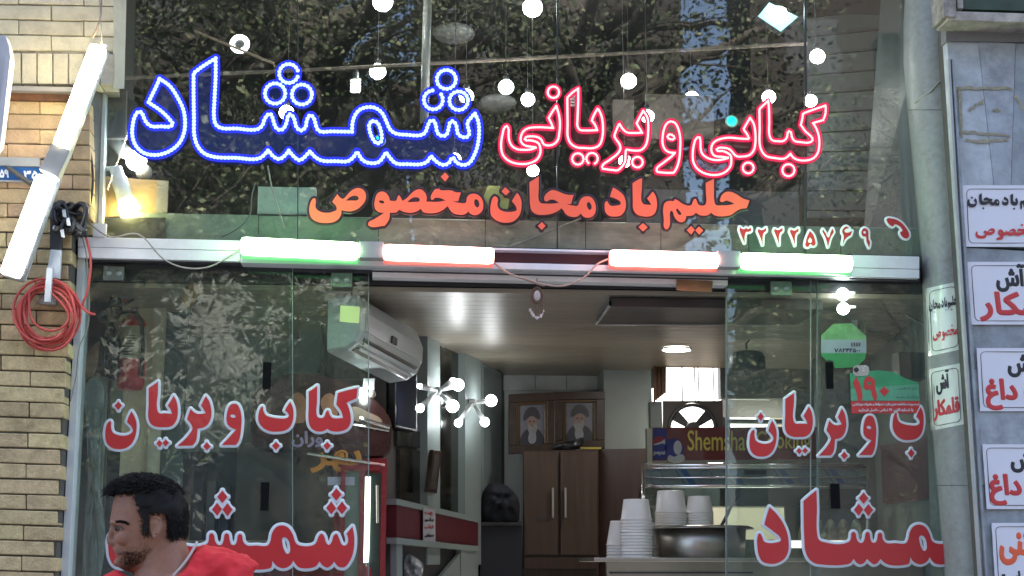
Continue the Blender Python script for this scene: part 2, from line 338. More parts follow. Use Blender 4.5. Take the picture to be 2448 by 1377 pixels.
# left-window vinyl
V_N = [(T('L: 225,770 235,860 260,940 330,980 430,995 530,970 575,920 560,860 485,780c 510,700 555,615c 600,690 630,780 635,880 610,1020 550,1130 460,1190 350,1205 240,1180 170,1110 145,1010 150,900 180,800'), [])]
V_Nd = [(dia('L', (350, 460), (405, 520), (350, 595), (290, 525)), [])]
V_YA = [(T('L: 970,150c 970,300 960,590 990,640 1080,645 1190,650c 1170,590 1125,520c 1170,450 1215,370c 1255,440 1278,540 1275,700 1240,790 1170,850 1060,862 940,855 860,810 825,740 825,500 825,250c'), [])]
V_YAd = [(dia('L', (990, 1060), (1040, 1110), (1000, 1180), (945, 1115)), []), (dia('L', (1090, 1050), (1145, 1105), (1090, 1165), (1042, 1110)), [])]
V_BR = [(T('L: 1720,375c 1770,450 1800,560 1805,680 1770,790 1700,860 1590,885c 1585,960 1560,1090 1510,1150c 1275,1155c 1380,1060 1470,960 1510,880 1490,820 1425,740c 1450,660 1480,575c 1540,630 1610,655 1720,640c 1690,590 1645,520c 1680,450'), [])]
V_BRd = [(dia('L', (1735, 1095), (1795, 1165), (1735, 1225), (1680, 1160)), [])]
V_W = [(T('M: 310,485 370,500 410,570 435,700 430,850 410,1000 380,1080 350,1120c 130,1120c 220,1030 350,885c 270,850 215,790 205,690 225,580 260,510'), [T('M: 265,670 300,650 345,680 335,697 280,692')])]
V_B = [(T('M: 755,530 770,590 810,660 880,690 1000,710 1130,705 1165,670 1150,630 1105,590c 1140,520 1185,455c 1220,530 1235,630 1225,740 1190,830 1120,890 990,915 860,905 760,850 700,760 695,660 720,570'), [])]
V_Bd = [(dia('M', (965, 1070), (1025, 1130), (965, 1200), (905, 1130)), [])]
V_KBA = [(T('M: 1600,210c 1597,450 1590,640 1610,690 1680,705 1710,680 1740,610 1765,590 1790,650 1830,700 2000,705c 1970,600 1895,500c 1905,420 1920,320c 2060,280 2225,240c 2215,320 2205,400c 2050,470c 2090,560 2115,680 2110,790 2060,870 1980,905 1870,915 1800,900 1755,870c 1700,905 1590,910 1510,860 1475,790 1472,500 1470,300c 1540,255'), [])]
V_KBAd = [(dia('M', (1755, 1075), (1812, 1130), (1750, 1200), (1695, 1130)), [])]
SH_DAL = [(T('O: 295,310c 370,380 450,490 500,600 522,710 520,830 480,920 400,975 310,990 210,960 165,880 150,780 150,680 175,625 205,660 230,720 290,740 370,735 430,710 420,670 340,600 232,520c 260,420'), [])]
SH_BODY = [(T('O: 855,110c 862,300 865,640 885,700 940,728 1240,728 1265,690 1282,612 1312,612 1340,700 1370,735 1405,735 1430,690 1452,612 1480,612 1500,690 1520,732 1560,732 1580,690 1600,620 1628,620 1650,700 1690,740 1800,742 1920,742 1950,700 1970,610 2010,545 2080,520 2150,545 2200,620 2240,720 2290,745 N: 1690,890 1730,850 1760,770 1800,735 1835,770 1860,850 1900,890 1940,850 1970,760 2005,735 2040,790 2080,880 2120,900 2160,870 2170,800 2150,730c 2230,635c 2250,740 2255,870 2235,1010 2190,1120 2120,1200 2090,1205 2030,1190 1975,1120c 1930,1180 1880,1205 1820,1180 1770,1120c 1730,1180 1680,1205 1490,1205 1440,1160 1405,1105c 1370,1170 1270,1215 1170,1180 1115,1110c O: 1960,985 1920,1000 1720,1000 1660,970 1620,930c 1580,980 1540,995 1500,970 1460,930c 1420,980 1380,995 1340,980 1300,930c 1260,980 1220,995 900,995 830,980 760,920 720,820 710,700 700,240c 780,170'),
            [T('O: 2110,650 2150,680 2172,760 2165,820 2140,835 2110,800 2085,720 2085,665')])]
SH_D1 = [(dia('O', (1418, 135), (1475, 205), (1418, 275), (1360, 205)), []), (dia('O', (1360, 270), (1415, 340), (1360, 415), (1302, 345)), []), (dia('O', (1475, 275), (1532, 345), (1475, 420), (1418, 345)), [])]
SH_D2 = [(dia('N', (2005, 100), (2080, 185), (2005, 275), (1935, 190)), []), (dia('N', (1935, 285), (2005, 380), (1935, 465), (1865, 375)), []), (dia('N', (2085, 285), (2155, 375), (2085, 465), (2012, 380)), [])]

def tfall(sh_, fn): return [(tf(o, fn), [tf(h, fn) for h in hs]) for o, hs in sh_]
def bbox(sh_):
    xs = [p.x for o, _ in sh_ for p in o]; ys = [p.y for o, _ in sh_ for p in o]; return min(xs), min(ys), max(xs), max(ys)
def fit(sh_, x0, y0, x1, y1, ref=None):
    a, b, c, d = bbox(ref or sh_)
    return tfall(sh_, lambda x, y: (x0 + (x - a) * (x1 - x0) / (c - a), y0 + (y - b) * (y1 - y0) / (d - b)))
def shapes_mesh(sh_, mp, lift): return join(*[fill(o, hs, mp, lift + .00015 * i) for i, (o, hs) in enumerate(sh_)])
def border_mesh(sh_, mp, r, lift): return join(*[band(l, r, mp, lift) for o, hs in sh_ for l in [o] + list(hs)])
def letter(parent, sh_, mp, m, mb, r, name='letter', lift=.004, back=False):
    a = obj(name, shapes_mesh(sh_, mp, lift), m, parent)
    if mb: obj('border', border_mesh(sh_, mp, r, lift * .7), mb, a)
    return a

# small text through Blender's own font, shaped by hand (Arabic presentation forms)
FORMS = {'ا':'ﺍﺎ','آ':'ﺁﺂ','ب':'ﺏﺐﺑﺒ','ت':'ﺕﺖﺗﺘ','ج':'ﺝﺞﺟﺠ','ح':'ﺡﺢﺣﺤ','خ':'ﺥﺦﺧﺨ','د':'ﺩﺪ','ر':'ﺭﺮ','ز':'ﺯﺰ','س':'ﺱﺲﺳﺴ','ش':'ﺵﺶﺷﺸ','ص':'ﺹﺺﺻﺼ','ض':'ﺽﺾﺿﻀ','ط':'ﻁﻂﻃﻄ','ع':'ﻉﻊﻋﻌ','غ':'ﻍﻎﻏﻐ','ف':'ﻑﻒﻓﻔ','ق':'ﻕﻖﻗﻘ','ک':'ﮎﮏﮐﮑ','ل':'ﻝﻞﻟﻠ','م':'ﻡﻢﻣﻤ','ن':'ﻥﻦﻧﻨ','و':'ﻭﻮ','ه':'ﻩﻪﻫﻬ','ی':'ﯼﯽﯾﯿ'}
def shape_fa(s):
    o = []
    for i, c in enumerate(s):
        if c not in FORMS: o.append(c); continue
        p = i > 0 and s[i-1] in FORMS and len(FORMS[s[i-1]]) == 4
        n = len(FORMS[c]) == 4 and i + 1 < len(s) and s[i+1] in FORMS
        o.append(FORMS[c][(1 if p else 0) + (2 if n else 0)])
    import re
    return re.sub('[۰-۹]+', lambda m: m.group(0)[::-1], ''.join(reversed(o)))
def text_shapes(s, fa=True):
    cu = bpy.data.curves.new('tmp', 'FONT'); cu.body = shape_fa(s) if fa else s
    ob = bpy.data.objects.new('tmp', cu); C.objects.link(ob)
    bpy.context.view_layer.update()
    dg = bpy.context.evaluated_depsgraph_get()
    c2 = ob.to_curve(dg); loops = []
    for sp in c2.splines:
        pts = []
        if sp.type == 'BEZIER':
            bp = sp.bezier_points; n = len(bp)
            for i in range(n):
                a, b = bp[i], bp[(i + 1) % n]
                q = geometry.interpolate_bezier(a.co, a.handle_right, b.handle_left, b.co, 4)[:-1]
                pts += [Vector((v.x, -v.y)) for v in q]
        else: pts = [Vector((p.co.x, -p.co.y)) for p in sp.points]
        cl = []
        for p in pts:
            if not cl or (p - cl[-1]).length > 1e-4: cl.append(p)
        if len(cl) > 2: loops.append(cl)
    ob.to_curve_clear(); C.objects.unlink(ob); bpy.data.objects.remove(ob); bpy.data.curves.remove(cu)
    def area(l): return sum(l[i].x * l[(i+1) % len(l)].y - l[(i+1) % len(l)].x * l[i].y for i in range(len(l))) / 2
    def inside(p, l):
        r = False
        for i in range(len(l)):
            a, b = l[i], l[i-1]
            if (a.y > p.y) != (b.y > p.y) and p.x < (b.x - a.x) * (p.y - a.y) / (b.y - a.y) + a.x: r = not r
        return r
    if not loops: return []
    big = max(loops, key=lambda l: abs(area(l))); sg = area(big) > 0
    outs = [l for l in loops if (area(l) > 0) == sg]; hs = [l for l in loops if (area(l) > 0) != sg]
    res = [(o, []) for o in outs]
    for h in hs:
        cand = [r for r in res if inside(h[0], r[0])]
        if cand: min(cand, key=lambda r: abs(area(r[0])))[1].append(h)
    return res
def text_at(s, x0, y0, x1, y1, mp, m, parent, bold=0, fa=True, name='lettering', lift=.0015):
    sh_ = fit(text_shapes(s, fa), x0, y0, x1, y1)
    V = shapes_mesh(sh_, mp, lift)
    if bold: V = join(V, border_mesh(sh_, mp, bold, lift * .8))
    return obj(name, V, m, parent)

# ------------------------------------------------------------------ material set
M_brick = mat('yellow_brick', (.68, .53, .27), .85, var=.2, scale=22, bump=.6, bscale=90, objvar=.16, dirt=.5)
M_brickw = mat('whitewashed_lit_brick', (.66, .58, .40), .85, var=.12, scale=14, bump=.35, bscale=90, objvar=.1, dirt=.35)  # whitewash and the slanting tube's light both put into this pale colour
M_bricko = mat('orange_brick', (.62, .44, .24), .8, var=.18, scale=9, bump=.35, bscale=90, objvar=.14, dirt=.5)
M_mortar = mat('dark_mortar', (.11, .10, .085), .95, bump=.3)
M_plaster = mat('aged_plaster', (.62, .55, .42), .8, var=.15, scale=3, bump=.2, bscale=30, dirt=.5)
M_alu = mat('painted_aluminium', (.80, .81, .82), .42, .1, var=.05, scale=5, dirt=.25)
M_aluw = mat('white_trim', (.66, .70, .70), .4, .1, var=.06, dirt=.3)
M_steel = mat('brushed_steel', (.42, .39, .35), .36, 1, var=.06, scale=3, stretch=(40, 40, 1.5))
M_steeld = mat('dull_steel', (.36, .34, .31), .3, 1, var=.1, scale=4)
M_chrome = mat('chrome', (.8, .8, .8), .08, 1, var=.02)
M_dark = mat('dark_metal', (.045, .045, .05), .45, .2, var=.1)
M_black = mat('black_plastic', (.012, .012, .014), .35, var=.05)
M_tape = mat('black_tape', (.008, .008, .009), .9, spec=.08)
M_gloss = mat('black_bag_plastic', (.01, .012, .014), .12, var=.05, coat=.6)
M_maroon = mat('maroon_recess', (.07, .02, .03), .5, var=.1)
M_stone = mat('veined_stone', (.52, .46, .38), .35, var=.28, scale=5, bump=.05, stretch=(1, 1, 3), dirt=.5)
M_column = mat('green_grey_granite', (.29, .30, .275), .42, var=.12, scale=40, bump=.04, bscale=40, dirt=.35)
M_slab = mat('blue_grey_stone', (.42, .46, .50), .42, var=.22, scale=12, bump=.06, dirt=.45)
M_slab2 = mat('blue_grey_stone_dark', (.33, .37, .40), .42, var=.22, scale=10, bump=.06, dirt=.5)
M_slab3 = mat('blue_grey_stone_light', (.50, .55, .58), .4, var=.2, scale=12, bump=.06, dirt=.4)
M_paper = mat('laminated_paper', (.72, .72, .78), .22, var=.03, scale=2, coat=.3)
M_paperg = mat('laminated_paper_greenish', (.70, .74, .64), .25, var=.04, scale=2, coat=.3)  # greener tint for the two column sheets
M_inkb = mat('black_ink', (.02, .022, .03), .35, var=.02)
M_inkr = mat('red_ink', (.55, .045, .05), .35, var=.03)
M_inko = mat('orange_red_ink', (.75, .12, .05), .35, var=.03)
M_vred = mat('red_vinyl', (.52, .028, .035), .3, var=.04, scale=3, coat=.2)
M_vwhite = mat('pale_vinyl', (.62, .66, .70), .35, var=.03)
M_vor = mat('orange_red_vinyl', (.93, .16, .085), .4, var=.03, scale=2, emis=(.9, .12, .06), estr=0)
M_vblk = mat('dark_outline_vinyl', (.022, .008, .014), .35, var=.05)
M_vwh = mat('white_vinyl', (.85, .86, .85), .4, var=.02)
M_ceil = mat('ceiling_board', (.33, .285, .22), .34, .1, var=.08, scale=3, stretch=(1, 6, 1), objvar=.05)
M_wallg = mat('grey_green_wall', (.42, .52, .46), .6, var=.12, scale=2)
M_wallb = mat('pale_tile', (.40, .44, .43), .3, var=.06, scale=3)
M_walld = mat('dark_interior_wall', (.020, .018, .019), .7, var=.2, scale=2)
M_cream = mat('cream_panel', (.80, .66, .45), .6, var=.1, scale=4)
M_card = mat('cardboard', (.40, .26, .13), .8, var=.12, scale=5)
M_wood = mat('brown_laminate', (.075, .042, .028), .5, var=.22, scale=3, stretch=(14, 14, .8))
M_woodd = mat('dark_brown_laminate', (.06, .03, .022), .4, var=.22, scale=3, stretch=(14, 14, .8))
M_frame = mat('carved_dark_frame', (.04, .018, .01), .35, var=.3, scale=20)
M_red = mat('fridge_red', (.30, .02, .03), .25, var=.06, coat=.3)
M_redband = mat('red_wall_band', (.12, .02, .03), .45, var=.08)
M_glass = glassmat('upper_window_glass', (.90, .94, .93), .046, .012, .4, haze=.006)
M_glassl = glassmat('lower_window_glass', (.88, .94, .91), .013, .01, .4, haze=.036, hazecol=(.42, .46, .45))
M_edge = mat('glass_edge', (.10, .13, .12), .4, var=.05)
M_edged = mat('dark_silicone', (.03, .035, .035), .4)
M_seamw = mat('pale_glass_edge', (.24, .28, .26), .4)
M_skin = mat('skin', (.30, .14, .085), .62, var=.16, scale=30, bump=.1, bscale=120)
M_hair = mat('black_hair', (.009, .008, .008), .75, var=.1, spec=.25)
M_shirt = mat('red_cotton', (.62, .022, .03), .85, var=.08, scale=6, bump=.15, bscale=300)
M_cup = mat('white_plastic', (.84, .81, .79), .35, var=.03, coat=.2)
M_hose = mat('red_cord', (.62, .09, .07), .45, var=.08)
M_wire = mat('grey_wire', (.34, .32, .28), .5)
M_wiredk = mat('dark_wire', (.05, .05, .05), .5)
M_lampw = emit('bulb_glow', (1, .98, .95), 9)
M_lamps = emit('sconce_bulb_glow', (.93, .98, 1), 5.5)

# ------------------------------------------------------------------ setting: ground, building mass, street behind the viewer
M_ash = mat('asphalt', (.055, .055, .055), .9, var=.2, scale=20, bump=.3)
M_pave = mat('paving', (.28, .26, .24), .8, var=.12, scale=8, bump=.1)
obj('ground', ([(-150, -150, -.02), (150, -150, -.02), (150, 150, -.02), (-150, 150, -.02)], [(0, 1, 2, 3)]), M_ash, kind='structure')
obj('pavement', box((-12, -7.2, -.01), (12, -.05, .12)), M_pave, kind='structure')
FLZ = .45
obj('shop_floor', box((-2.6, .0, .0), (3.6, 4.6, FLZ)), mat('floor_tile', (.25, .24, .22), .3, var=.1), kind='structure')

CZ = P(1200, 895, 2.8).z                 # shop ceiling height
# building shell: a thing of its own
bt = thing('shop_building', 'brick and stone building that holds the kebab shop, above and around its windows', 'building', (0, 3, 0))
M_ext = mat('upper_facade_brick', (.5, .4, .24), .85, var=.15, bump=.3)
TOPZ = P(1224, -150, 0).z + .25
obj('upper_storey', box((-14, -.35, TOPZ), (14, 3.0, 9)), M_ext, bt)
obj('side_wall', box((-14, .2, 0), (-2.35, 9, TOPZ - .004)), M_ext, bt)
obj('side_wall', box((3.9, .2, 0), (14, 9, TOPZ - .004)), M_ext, bt)

# upper window room (mezzanine) behind the upper glass
sp0 = P(300, 560, .08).z; SPZ = P(1224, 545, .12).z
mr = thing('mezzanine_room', 'dark room seen through the upper window above the sign beam', 'room', (0, 2, SPZ))
XL = P(215, 300, .1).x; XR = P(2230, 300, .1).x
def yb(x0, y0, z0, x1, y1, z1): return box((x0, y0, z0), (x1, y1, z1))
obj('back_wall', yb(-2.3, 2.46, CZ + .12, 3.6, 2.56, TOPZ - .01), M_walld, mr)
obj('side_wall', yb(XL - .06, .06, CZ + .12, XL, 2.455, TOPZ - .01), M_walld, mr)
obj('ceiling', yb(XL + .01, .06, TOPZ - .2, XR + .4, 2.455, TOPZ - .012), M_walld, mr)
M_clad = mat('grey_ceiling_boards', (.13, .15, .15), .35, var=.12, scale=2)
# sloping boarded soffit on the right behind the glass
for i in range(11):
    a, b = 40 + i * 46, 40 + (i + 1) * 46 - 3
    f = lambda y, s: y + s
    q = [(1932, a + 4, ), (2172 - i * 9, a - 22 + i * 3), (2172 - i * 9, b - 22 + i * 3), (1932, b + 4)]
    obj('board', pq([(x, min(y, 520)) for x, y in q][::-1], .9 - .03 * i, .02), M_clad, mr)
obj('side_wall', hexa([P(2060, 620, .35), P(2240, 620, .1), P(2240, -60, .1), P(2110, -60, .35)] + [P(2060, 620, .4), P(2240, 620, .2), P(2240, -60, .2), P(2110, -60, .4)]), mat('grey_side_panel', (.06, .07, .068), .4, var=.15, scale=2), mr)
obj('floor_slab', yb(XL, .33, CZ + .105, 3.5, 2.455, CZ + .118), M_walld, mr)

# stone spandrel behind the glass foot
st = thing('spandrel', 'mottled stone strip behind the glass just above the sign beam', 'ledge', P(1224, 600, .1))
segs = [(300, 618), (618, 905), (905, 1160), (1160, 1400), (1400, 1580), (1580, 1790), (1790, 2010), (2010, 2205)]
M_sp2 = mat('veined_stone_green_lit', (.30, .38, .31), .35, var=.25, scale=5, dirt=.4)  # same stone with the green tubes' light put into its colour
for i, (a, b) in enumerate(segs):
    ty = lambda x: 508 + (x - 300) * .02
    obj('stone_slab', hexa([P(a + .8, 640, .06), P(b - .8, 640, .06), P(b - .8, ty(b) + (i % 3) * 1.2, .06), P(a + .8, ty(a) + (i % 3) * 1.2, .06), P(a + .8, 640, .2), P(b - .8, 640, .2), P(b - .8, ty(b), .2), P(a + .8, ty(a), .2)]), M_stone if 1 < i < 6 else M_sp2, st)
obj('black_end_board', pq([(196, 576), (300, 576), (395, 570), (395, 520), (240, 520), (196, 534)], .045, .01), M_dark, st)  # black board at the left end of the strip

# ------------------------------------------------------------------ ceiling of the shop, boards running across
ce = thing('ceiling', None, None, (0, 1.5, CZ)); setp(ce, kind='structure')
for i in range(30):
    y0 = .1 + i * .105
    obj('ceiling_board', yb(-1.9, y0, CZ, 3.2 if y0 < 2.4 else P(1562, 860, 2.6).x, y0 + .101, CZ + .02), M_ceil, ce)
obj('ceiling_backing', yb(-2.0, .08, CZ + .024, 3.3, 2.50, CZ + .10), M_dark, ce); obj('ceiling_backing', yb(-2.0, 2.501, CZ + .024, P(1562, 860, 2.6).x, 3.3, CZ + .10), M_dark, ce)

# ------------------------------------------------------------------ left interior wall with pillars, mirrors, red band
A0 = P(926, 700, .95); A1 = P(1200, 895, 2.8)
A0.z = A1.z = 0; dW = (A1 - A0).normalized(); nW = Vector((dW.y, -dW.x, 0))
def PL(px, py, off=0.0):
    return Pp(px, py, A0 + nW * off, nW)
def lpan(name, pts, off, th, m, par, **k):
    return obj(name, prism([PL(x, y, off) for x, y in pts], -nW * th), m, par, **k)
lw = thing('left_wall', None, None, A0); setp(lw, kind='structure')
Z = Vector((0, 0, 1))
def wallbox(a, b, z0, z1, n, th):
    return prism([Vector((a.x, a.y, z0)), Vector((b.x, b.y, z0)), Vector((b.x, b.y, z1)), Vector((a.x, a.y, z1))], -n * th)
obj('wall', wallbox(A0, A1 + dW * .1, .3, CZ - .001, nW, .1), mat('brown_grey_wall', (.10, .09, .085), .5, var=.15, scale=2), lw)
lpan('wall_panel', [(928, 860), (964, 860), (964, 724), (928, 698)], .012, .012, mat('dark_red_panel', (.075, .035, .035), .4), lw)
lpan('wall_panel', [(966, 860), (1019, 860), (1019, 755), (966, 718)], .014, .012, M_woodd, lw)
M_pil = mat('pale_pillar', (.27, .32, .31), .4, var=.07, scale=2)
for (a, b, t) in ((1022, 1052, 760), (1112, 1150, 824)):
    lpan('pillar', [(a, 1350), (b, 1350), (b, t + (b - a) * .62), (a, t)], .06, .06, M_pil, lw)
lpan('pillar', [(1156, 1377), (1199, 1377), (1199, 880), (1156, 850)], .02, .02, M_pil, lw)
M_mirror = mat('old_mirror', (.16, .17, .15), .12, .9, var=.3, scale=12)
lpan('mirror', [(956, 1192), (1019, 1208), (1019, 1080), (956, 1072)], .02, .018, M_mirror, lw)
lpan('mirror', [(1054, 1215), (1110, 1228), (1110, 835), (1054, 795)], .02, .018, M_mirror, lw)
lpan('mirror', [(950, 1066), (1019, 1072), (1019, 1032), (950, 1030)], .02, .018, M_mirror, lw)
lpan('trim', [(948, 1206), (1143, 1249), (1143, 1237), (948, 1192)], .075, .075, M_pil, lw)
lpan('red_band', [(948, 1284), (1143, 1305), (1143, 1250), (948, 1207)], .065, .065, M_redband, lw)
lpan('cornice', [(930, 711), (1199, 903), (1199, 893), (930, 699)], .03, .03, M_pil, lw)
# low white counter with a niche
lc = thing('low_counter', 'pale low counter with a dark niche under the red wall band', 'counter', PL(1040, 1377, .1))
lpan('counter_top', [(948, 1300), (1143, 1318), (1143, 1306), (948, 1285)], .10, .05, M_pil, lc)
lpan('counter_front', [(948, 1420), (962, 1420), (962, 1299), (948, 1298)], .085, .03, M_pil, lc)
lpan('counter_front', [(1102, 1420), (1143, 1420), (1143, 1319), (1102, 1313)], .085, .03, M_pil, lc)
lpan('niche', [(963, 1420), (1101, 1420), (1101, 1313), (963, 1300)], .05, .02, M_dark, lc)
lpan('slanted_panel', [(1020, 1420), (1101, 1420), (1101, 1322)], .08, .02, M_pil, lc)

# partition wall, far left room behind the lower left window
lr = thing('left_room', None, None, P(500, 1000, 1.35)); setp(lr, kind='structure')
def yp(name, x0, y0, x1, y1, Y, th, m, par, **k): return obj(name, pbox(x0, y0, x1, y1, Y, th), m, par, **k)
yp('wall', 120, 560, 940, 1500, 1.45, .1, M_wallg, lr)
yp('wall_panel', 716, 640, 770, 900, 1.2, .24, mat('blue_grey_pier', (.36, .45, .46), .5), lr)
yp('wall_panel', 772, 640, 905, 905, 1.0, .1, mat('blue_grey_wall', (.33, .38, .37), .5, var=.12, scale=2), lr)
yp('wall_panel', 780, 712, 905, 905, .985, .012, mat('dull_brown_patch', (.13, .125, .10), .5), lr)
yp('door_panel', 296, 640, 388, 1200, .6, .03, M_cream, lr)
yp('door_panel', 360, 640, 387, 1200, .585, .012, mat('cream_stile', (.75, .68, .52), .5), lr)
yp('door_panel', 389, 640, 442, 1200, .7, .05, mat('teal_grey_panel', (.13, .17, .175), .5), lr)
yp('jamb', 200, 640, 258, 1377, .45, .03, mat('grey_jamb', (.12, .13, .13), .5, var=.25), lr)
yp('pier', 205, 900, 240, 1500, .40, .04, mat('pale_torn_film', (.40, .44, .44), .3, var=.3, scale=6), lr)
obj('ceiling', yb(-2.3, .1, P(400, 625, .4).z, A0.x - .02, 1.44, P(400, 625, .4).z + .05), M_walld, lr)
# back walls
bw = thing('back_wall', None, None, P(1400, 1100, 2.85)); setp(bw, kind='structure')
yp('wall', 1150, 870, 1452, 1500, 2.85, .1, M_wallb, bw)
for i, (a, b) in enumerate(((1203, 1278), (1280, 1353), (1355, 1441))):
    obj('tile', pq([(a, 934 - i), (b, 933 - i), (b, 884 - i * 3), (a, 891 - i * 3)], 2.83, .018), mat('white_tile', (.52, .54, .53), .2), bw)
yp('pier', 1447, 860, 1563, 1500, 2.55, .4, mat('pale_green_pier', (.33, .37, .34), .45, var=.1, scale=2), bw)
# kitchen back wall with window openings (Y 3.2)
KY = 2.42
M_kit = mat('kitchen_wall', (.12, .14, .13), .5, var=.1, scale=2)
for (a, b, c, d) in ((1560, 830, 2300, 868), (1560, 960, 1588, 1500), (1562, 868, 1592, 925), (1722, 868, 2300, 954), (1588, 1024, 2300, 1200), (1726, 955, 1745, 1024), (1880, 955, 2300, 1024), (1745, 1002, 1880, 1011), (1588, 1290, 2300, 1500), (1588, 1201, 1690, 1289), (1990, 1201, 2300, 1289)):
    obj('wall_section', pbox(a, b, c, d, KY, .08), M_kit, bw)
obj('window_bars', join(*[pbox(x, 868, x + 2.6, 962, KY + .05, .012) for x in (1630, 1660, 1669, 1705)], pbox(1590, 959, 1722, 963, KY - .02, .03)), M_dark, bw)
M_bright = mat('courtyard_wall', (.85, .83, .78), .8, var=.05)
cw = obj('courtyard_wall', box((-1.5, KY + 3.2, 0), (7, KY + 3.4, 2.3)), M_bright, label='pale courtyard wall seen through the kitchen back window', cat='wall')
# right interior wall, oblique: grey-green with red panel
B0 = P(2262, 1200, .12); B1 = P(2098, 1200, 1.9); B0.z = B1.z = 0; dR = (B1 - B0).normalized(); nR = Vector((-dR.y, dR.x, 0))
if nR.x > 0: nR = -nR
def PR(px, py, off=0.0): return Pp(px, py, B0 + nR * off, nR)
rw = thing('right_wall', None, None, B1); setp(rw, kind='structure')
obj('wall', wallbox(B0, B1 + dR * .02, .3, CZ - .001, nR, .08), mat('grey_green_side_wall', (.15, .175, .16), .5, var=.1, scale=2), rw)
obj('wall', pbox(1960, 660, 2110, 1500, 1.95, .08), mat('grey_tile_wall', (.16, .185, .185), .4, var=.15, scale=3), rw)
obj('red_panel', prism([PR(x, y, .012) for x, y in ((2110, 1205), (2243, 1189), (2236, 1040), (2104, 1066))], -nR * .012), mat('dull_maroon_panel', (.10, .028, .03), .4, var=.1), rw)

# ------------------------------------------------------------------ brick pillar on the left
bp_ = thing('brick_pillar', 'yellow brick pillar at the left edge of the shop front', 'wall', (P(60, 1377, -.15).x, -.1, 0))
BX0 = P(-260, 900, -.15).x
def bricks_region(x0f, x1f, ya, yb_, pitch, Ydep, m, phase=0, L=156, thick=.1, slope=.03, gap=3.6, vert=False, ph2=None):
    y = ya; r = 0
    while y < yb_ - 5:
        y2 = min(y + pitch, yb_)
        xr = x1f(y + pitch / 2)
        xs = []; x = xr - (phase if r % 2 == 0 else (phase + L / 2) % L)
        edges = [xr]
        if x >= xr - 1: x -= L
        while x > -270: edges.append(x); x -= L
        edges.append(-270)
        for a, b in zip(edges[1:], edges[:-1]):
            if b - a < 8: continue
            j = lambda: random.uniform(-.9, .9)
            g = gap / 2; a2, b2 = a + g * .6 + j() * .6, b - (g * .6 if b < xr else 0) + j() * .6
            dz = random.uniform(-.003, .003)
            s = lambda xx: (xx - 80) * slope
            q = [(a2, y2 - g + s(a2) + j()), (b2, y2 - g + s(b2) + j()), (b2, y + g + s(b2) + j()), (a2, y + g + s(a2) + j())]
            f = [P(px, py, Ydep + dz) for px, py in q]
            F8 = f + [p + Vector((0, thick, 0)) for p in f]
            obj('brick', hexa(F8), m, bp_, bevel=.004)
        y = y2; r += 1
xe = lambda y: 190 - (y - 640) * .052       # right edge of the pillar (photo px)
bricks_region(None, lambda y: xe(y) - 16 + random.uniform(-5, 3), 520, 1400, 36.8, -.15, M_brick, 84)
bricks_region(None, lambda y: 215, 238, 520, 35.5, -.165, M_bricko, 120, gap=2.4, slope=.02)
bricks_region(None, lambda y: 272, -62, 124, 36.5, -.17, M_brickw, 150, gap=3.2, slope=.02)
x = -250
while x < 255:            # soldier course
    j = random.uniform(-.6, .6)
    f = [P(x + 1.8, 199 + x * .01, -.17 + random.uniform(-.002, .002)), P(x + 35.5, 199 + x * .01 + j, -.17), P(x + 35.5, 127 + x * .01 + j, -.17), P(x + 1.8, 127 + x * .01, -.17)]
    obj('brick', hexa(f + [p + Vector((0, .1, 0)) for p in f]), M_brickw, bp_, bevel=.0015); x += 37.6
def core(pts, Y, th, m, name='mortar'): return obj(name, pq(pts, Y, th), m, bp_)
core([(-275, 1425), (xe(1420) - 20, 1425), (xe(520) - 20, 512), (-275, 512)], -.139, .16, M_mortar)
core([(-275, 519), (213, 519), (213, 236), (-275, 236)], -.156, .2, M_mortar)
core([(-275, 199), (268, 202), (268, -70), (-275, -70)], -.161, .2, mat('pale_mortar', (.40, .35, .26), .9, var=.3, scale=20))
obj('ledge', pbox(-275, 203, 178, 214, -.22, .08), mat('grey_ledge', (.36, .33, .30), .5, .3, dirt=.5), bp_)
obj('rust_strip', pbox(-275, 215, 200, 237, -.185, .06), mat('rusty_strip', (.22, .09, .04), .7, var=.4, scale=10), bp_)
obj('end_face', hexa([P(270, 212, -.172), P(297, 212, -.10), P(304, -70, -.10), P(272, -70, -.172), P(270, 212, .0), P(297, 212, .05), P(304, -70, .05), P(272, -70, .0)]), M_plaster, bp_)
# metal jamb strip between bricks and glass
obj('door_jamb', pq([(xe(1420) - 7, 1425), (xe(1420) + 12, 1425), (xe(618) + 12, 618), (xe(618) - 6, 618)], -.06, .12), M_aluw, label='pale metal jamb strip between the brick pillar and the left window', cat='jamb', bevel=.002)
# upper-left dark frame recess
rc = thing('window_recess', 'grubby grey metal reveal between the bricks and the upper window', 'frame', P(250, 560, .0))
M_rv = mat('grubby_reveal', (.16, .15, .13), .5, .2, var=.3, scale=6, dirt=.5)
obj('reveal', hexa([P(193, 562, -.13), P(240, 562, -.02), P(252, 214, -.02), P(214, 214, -.13), P(193, 562, -.02), P(240, 562, .04), P(252, 214, .04), P(214, 214, -.02)]), M_rv, rc)
obj('mullion', pq([(232, 562), (243, 562), (253, 210), (244, 210)], -.035, .05), M_aluw, rc)
obj('head_panel', pq([(252, 330), (300, 330), (302, 214), (254, 214)], .015, .03), mat('grey_head', (.10, .10, .105), .5), rc)

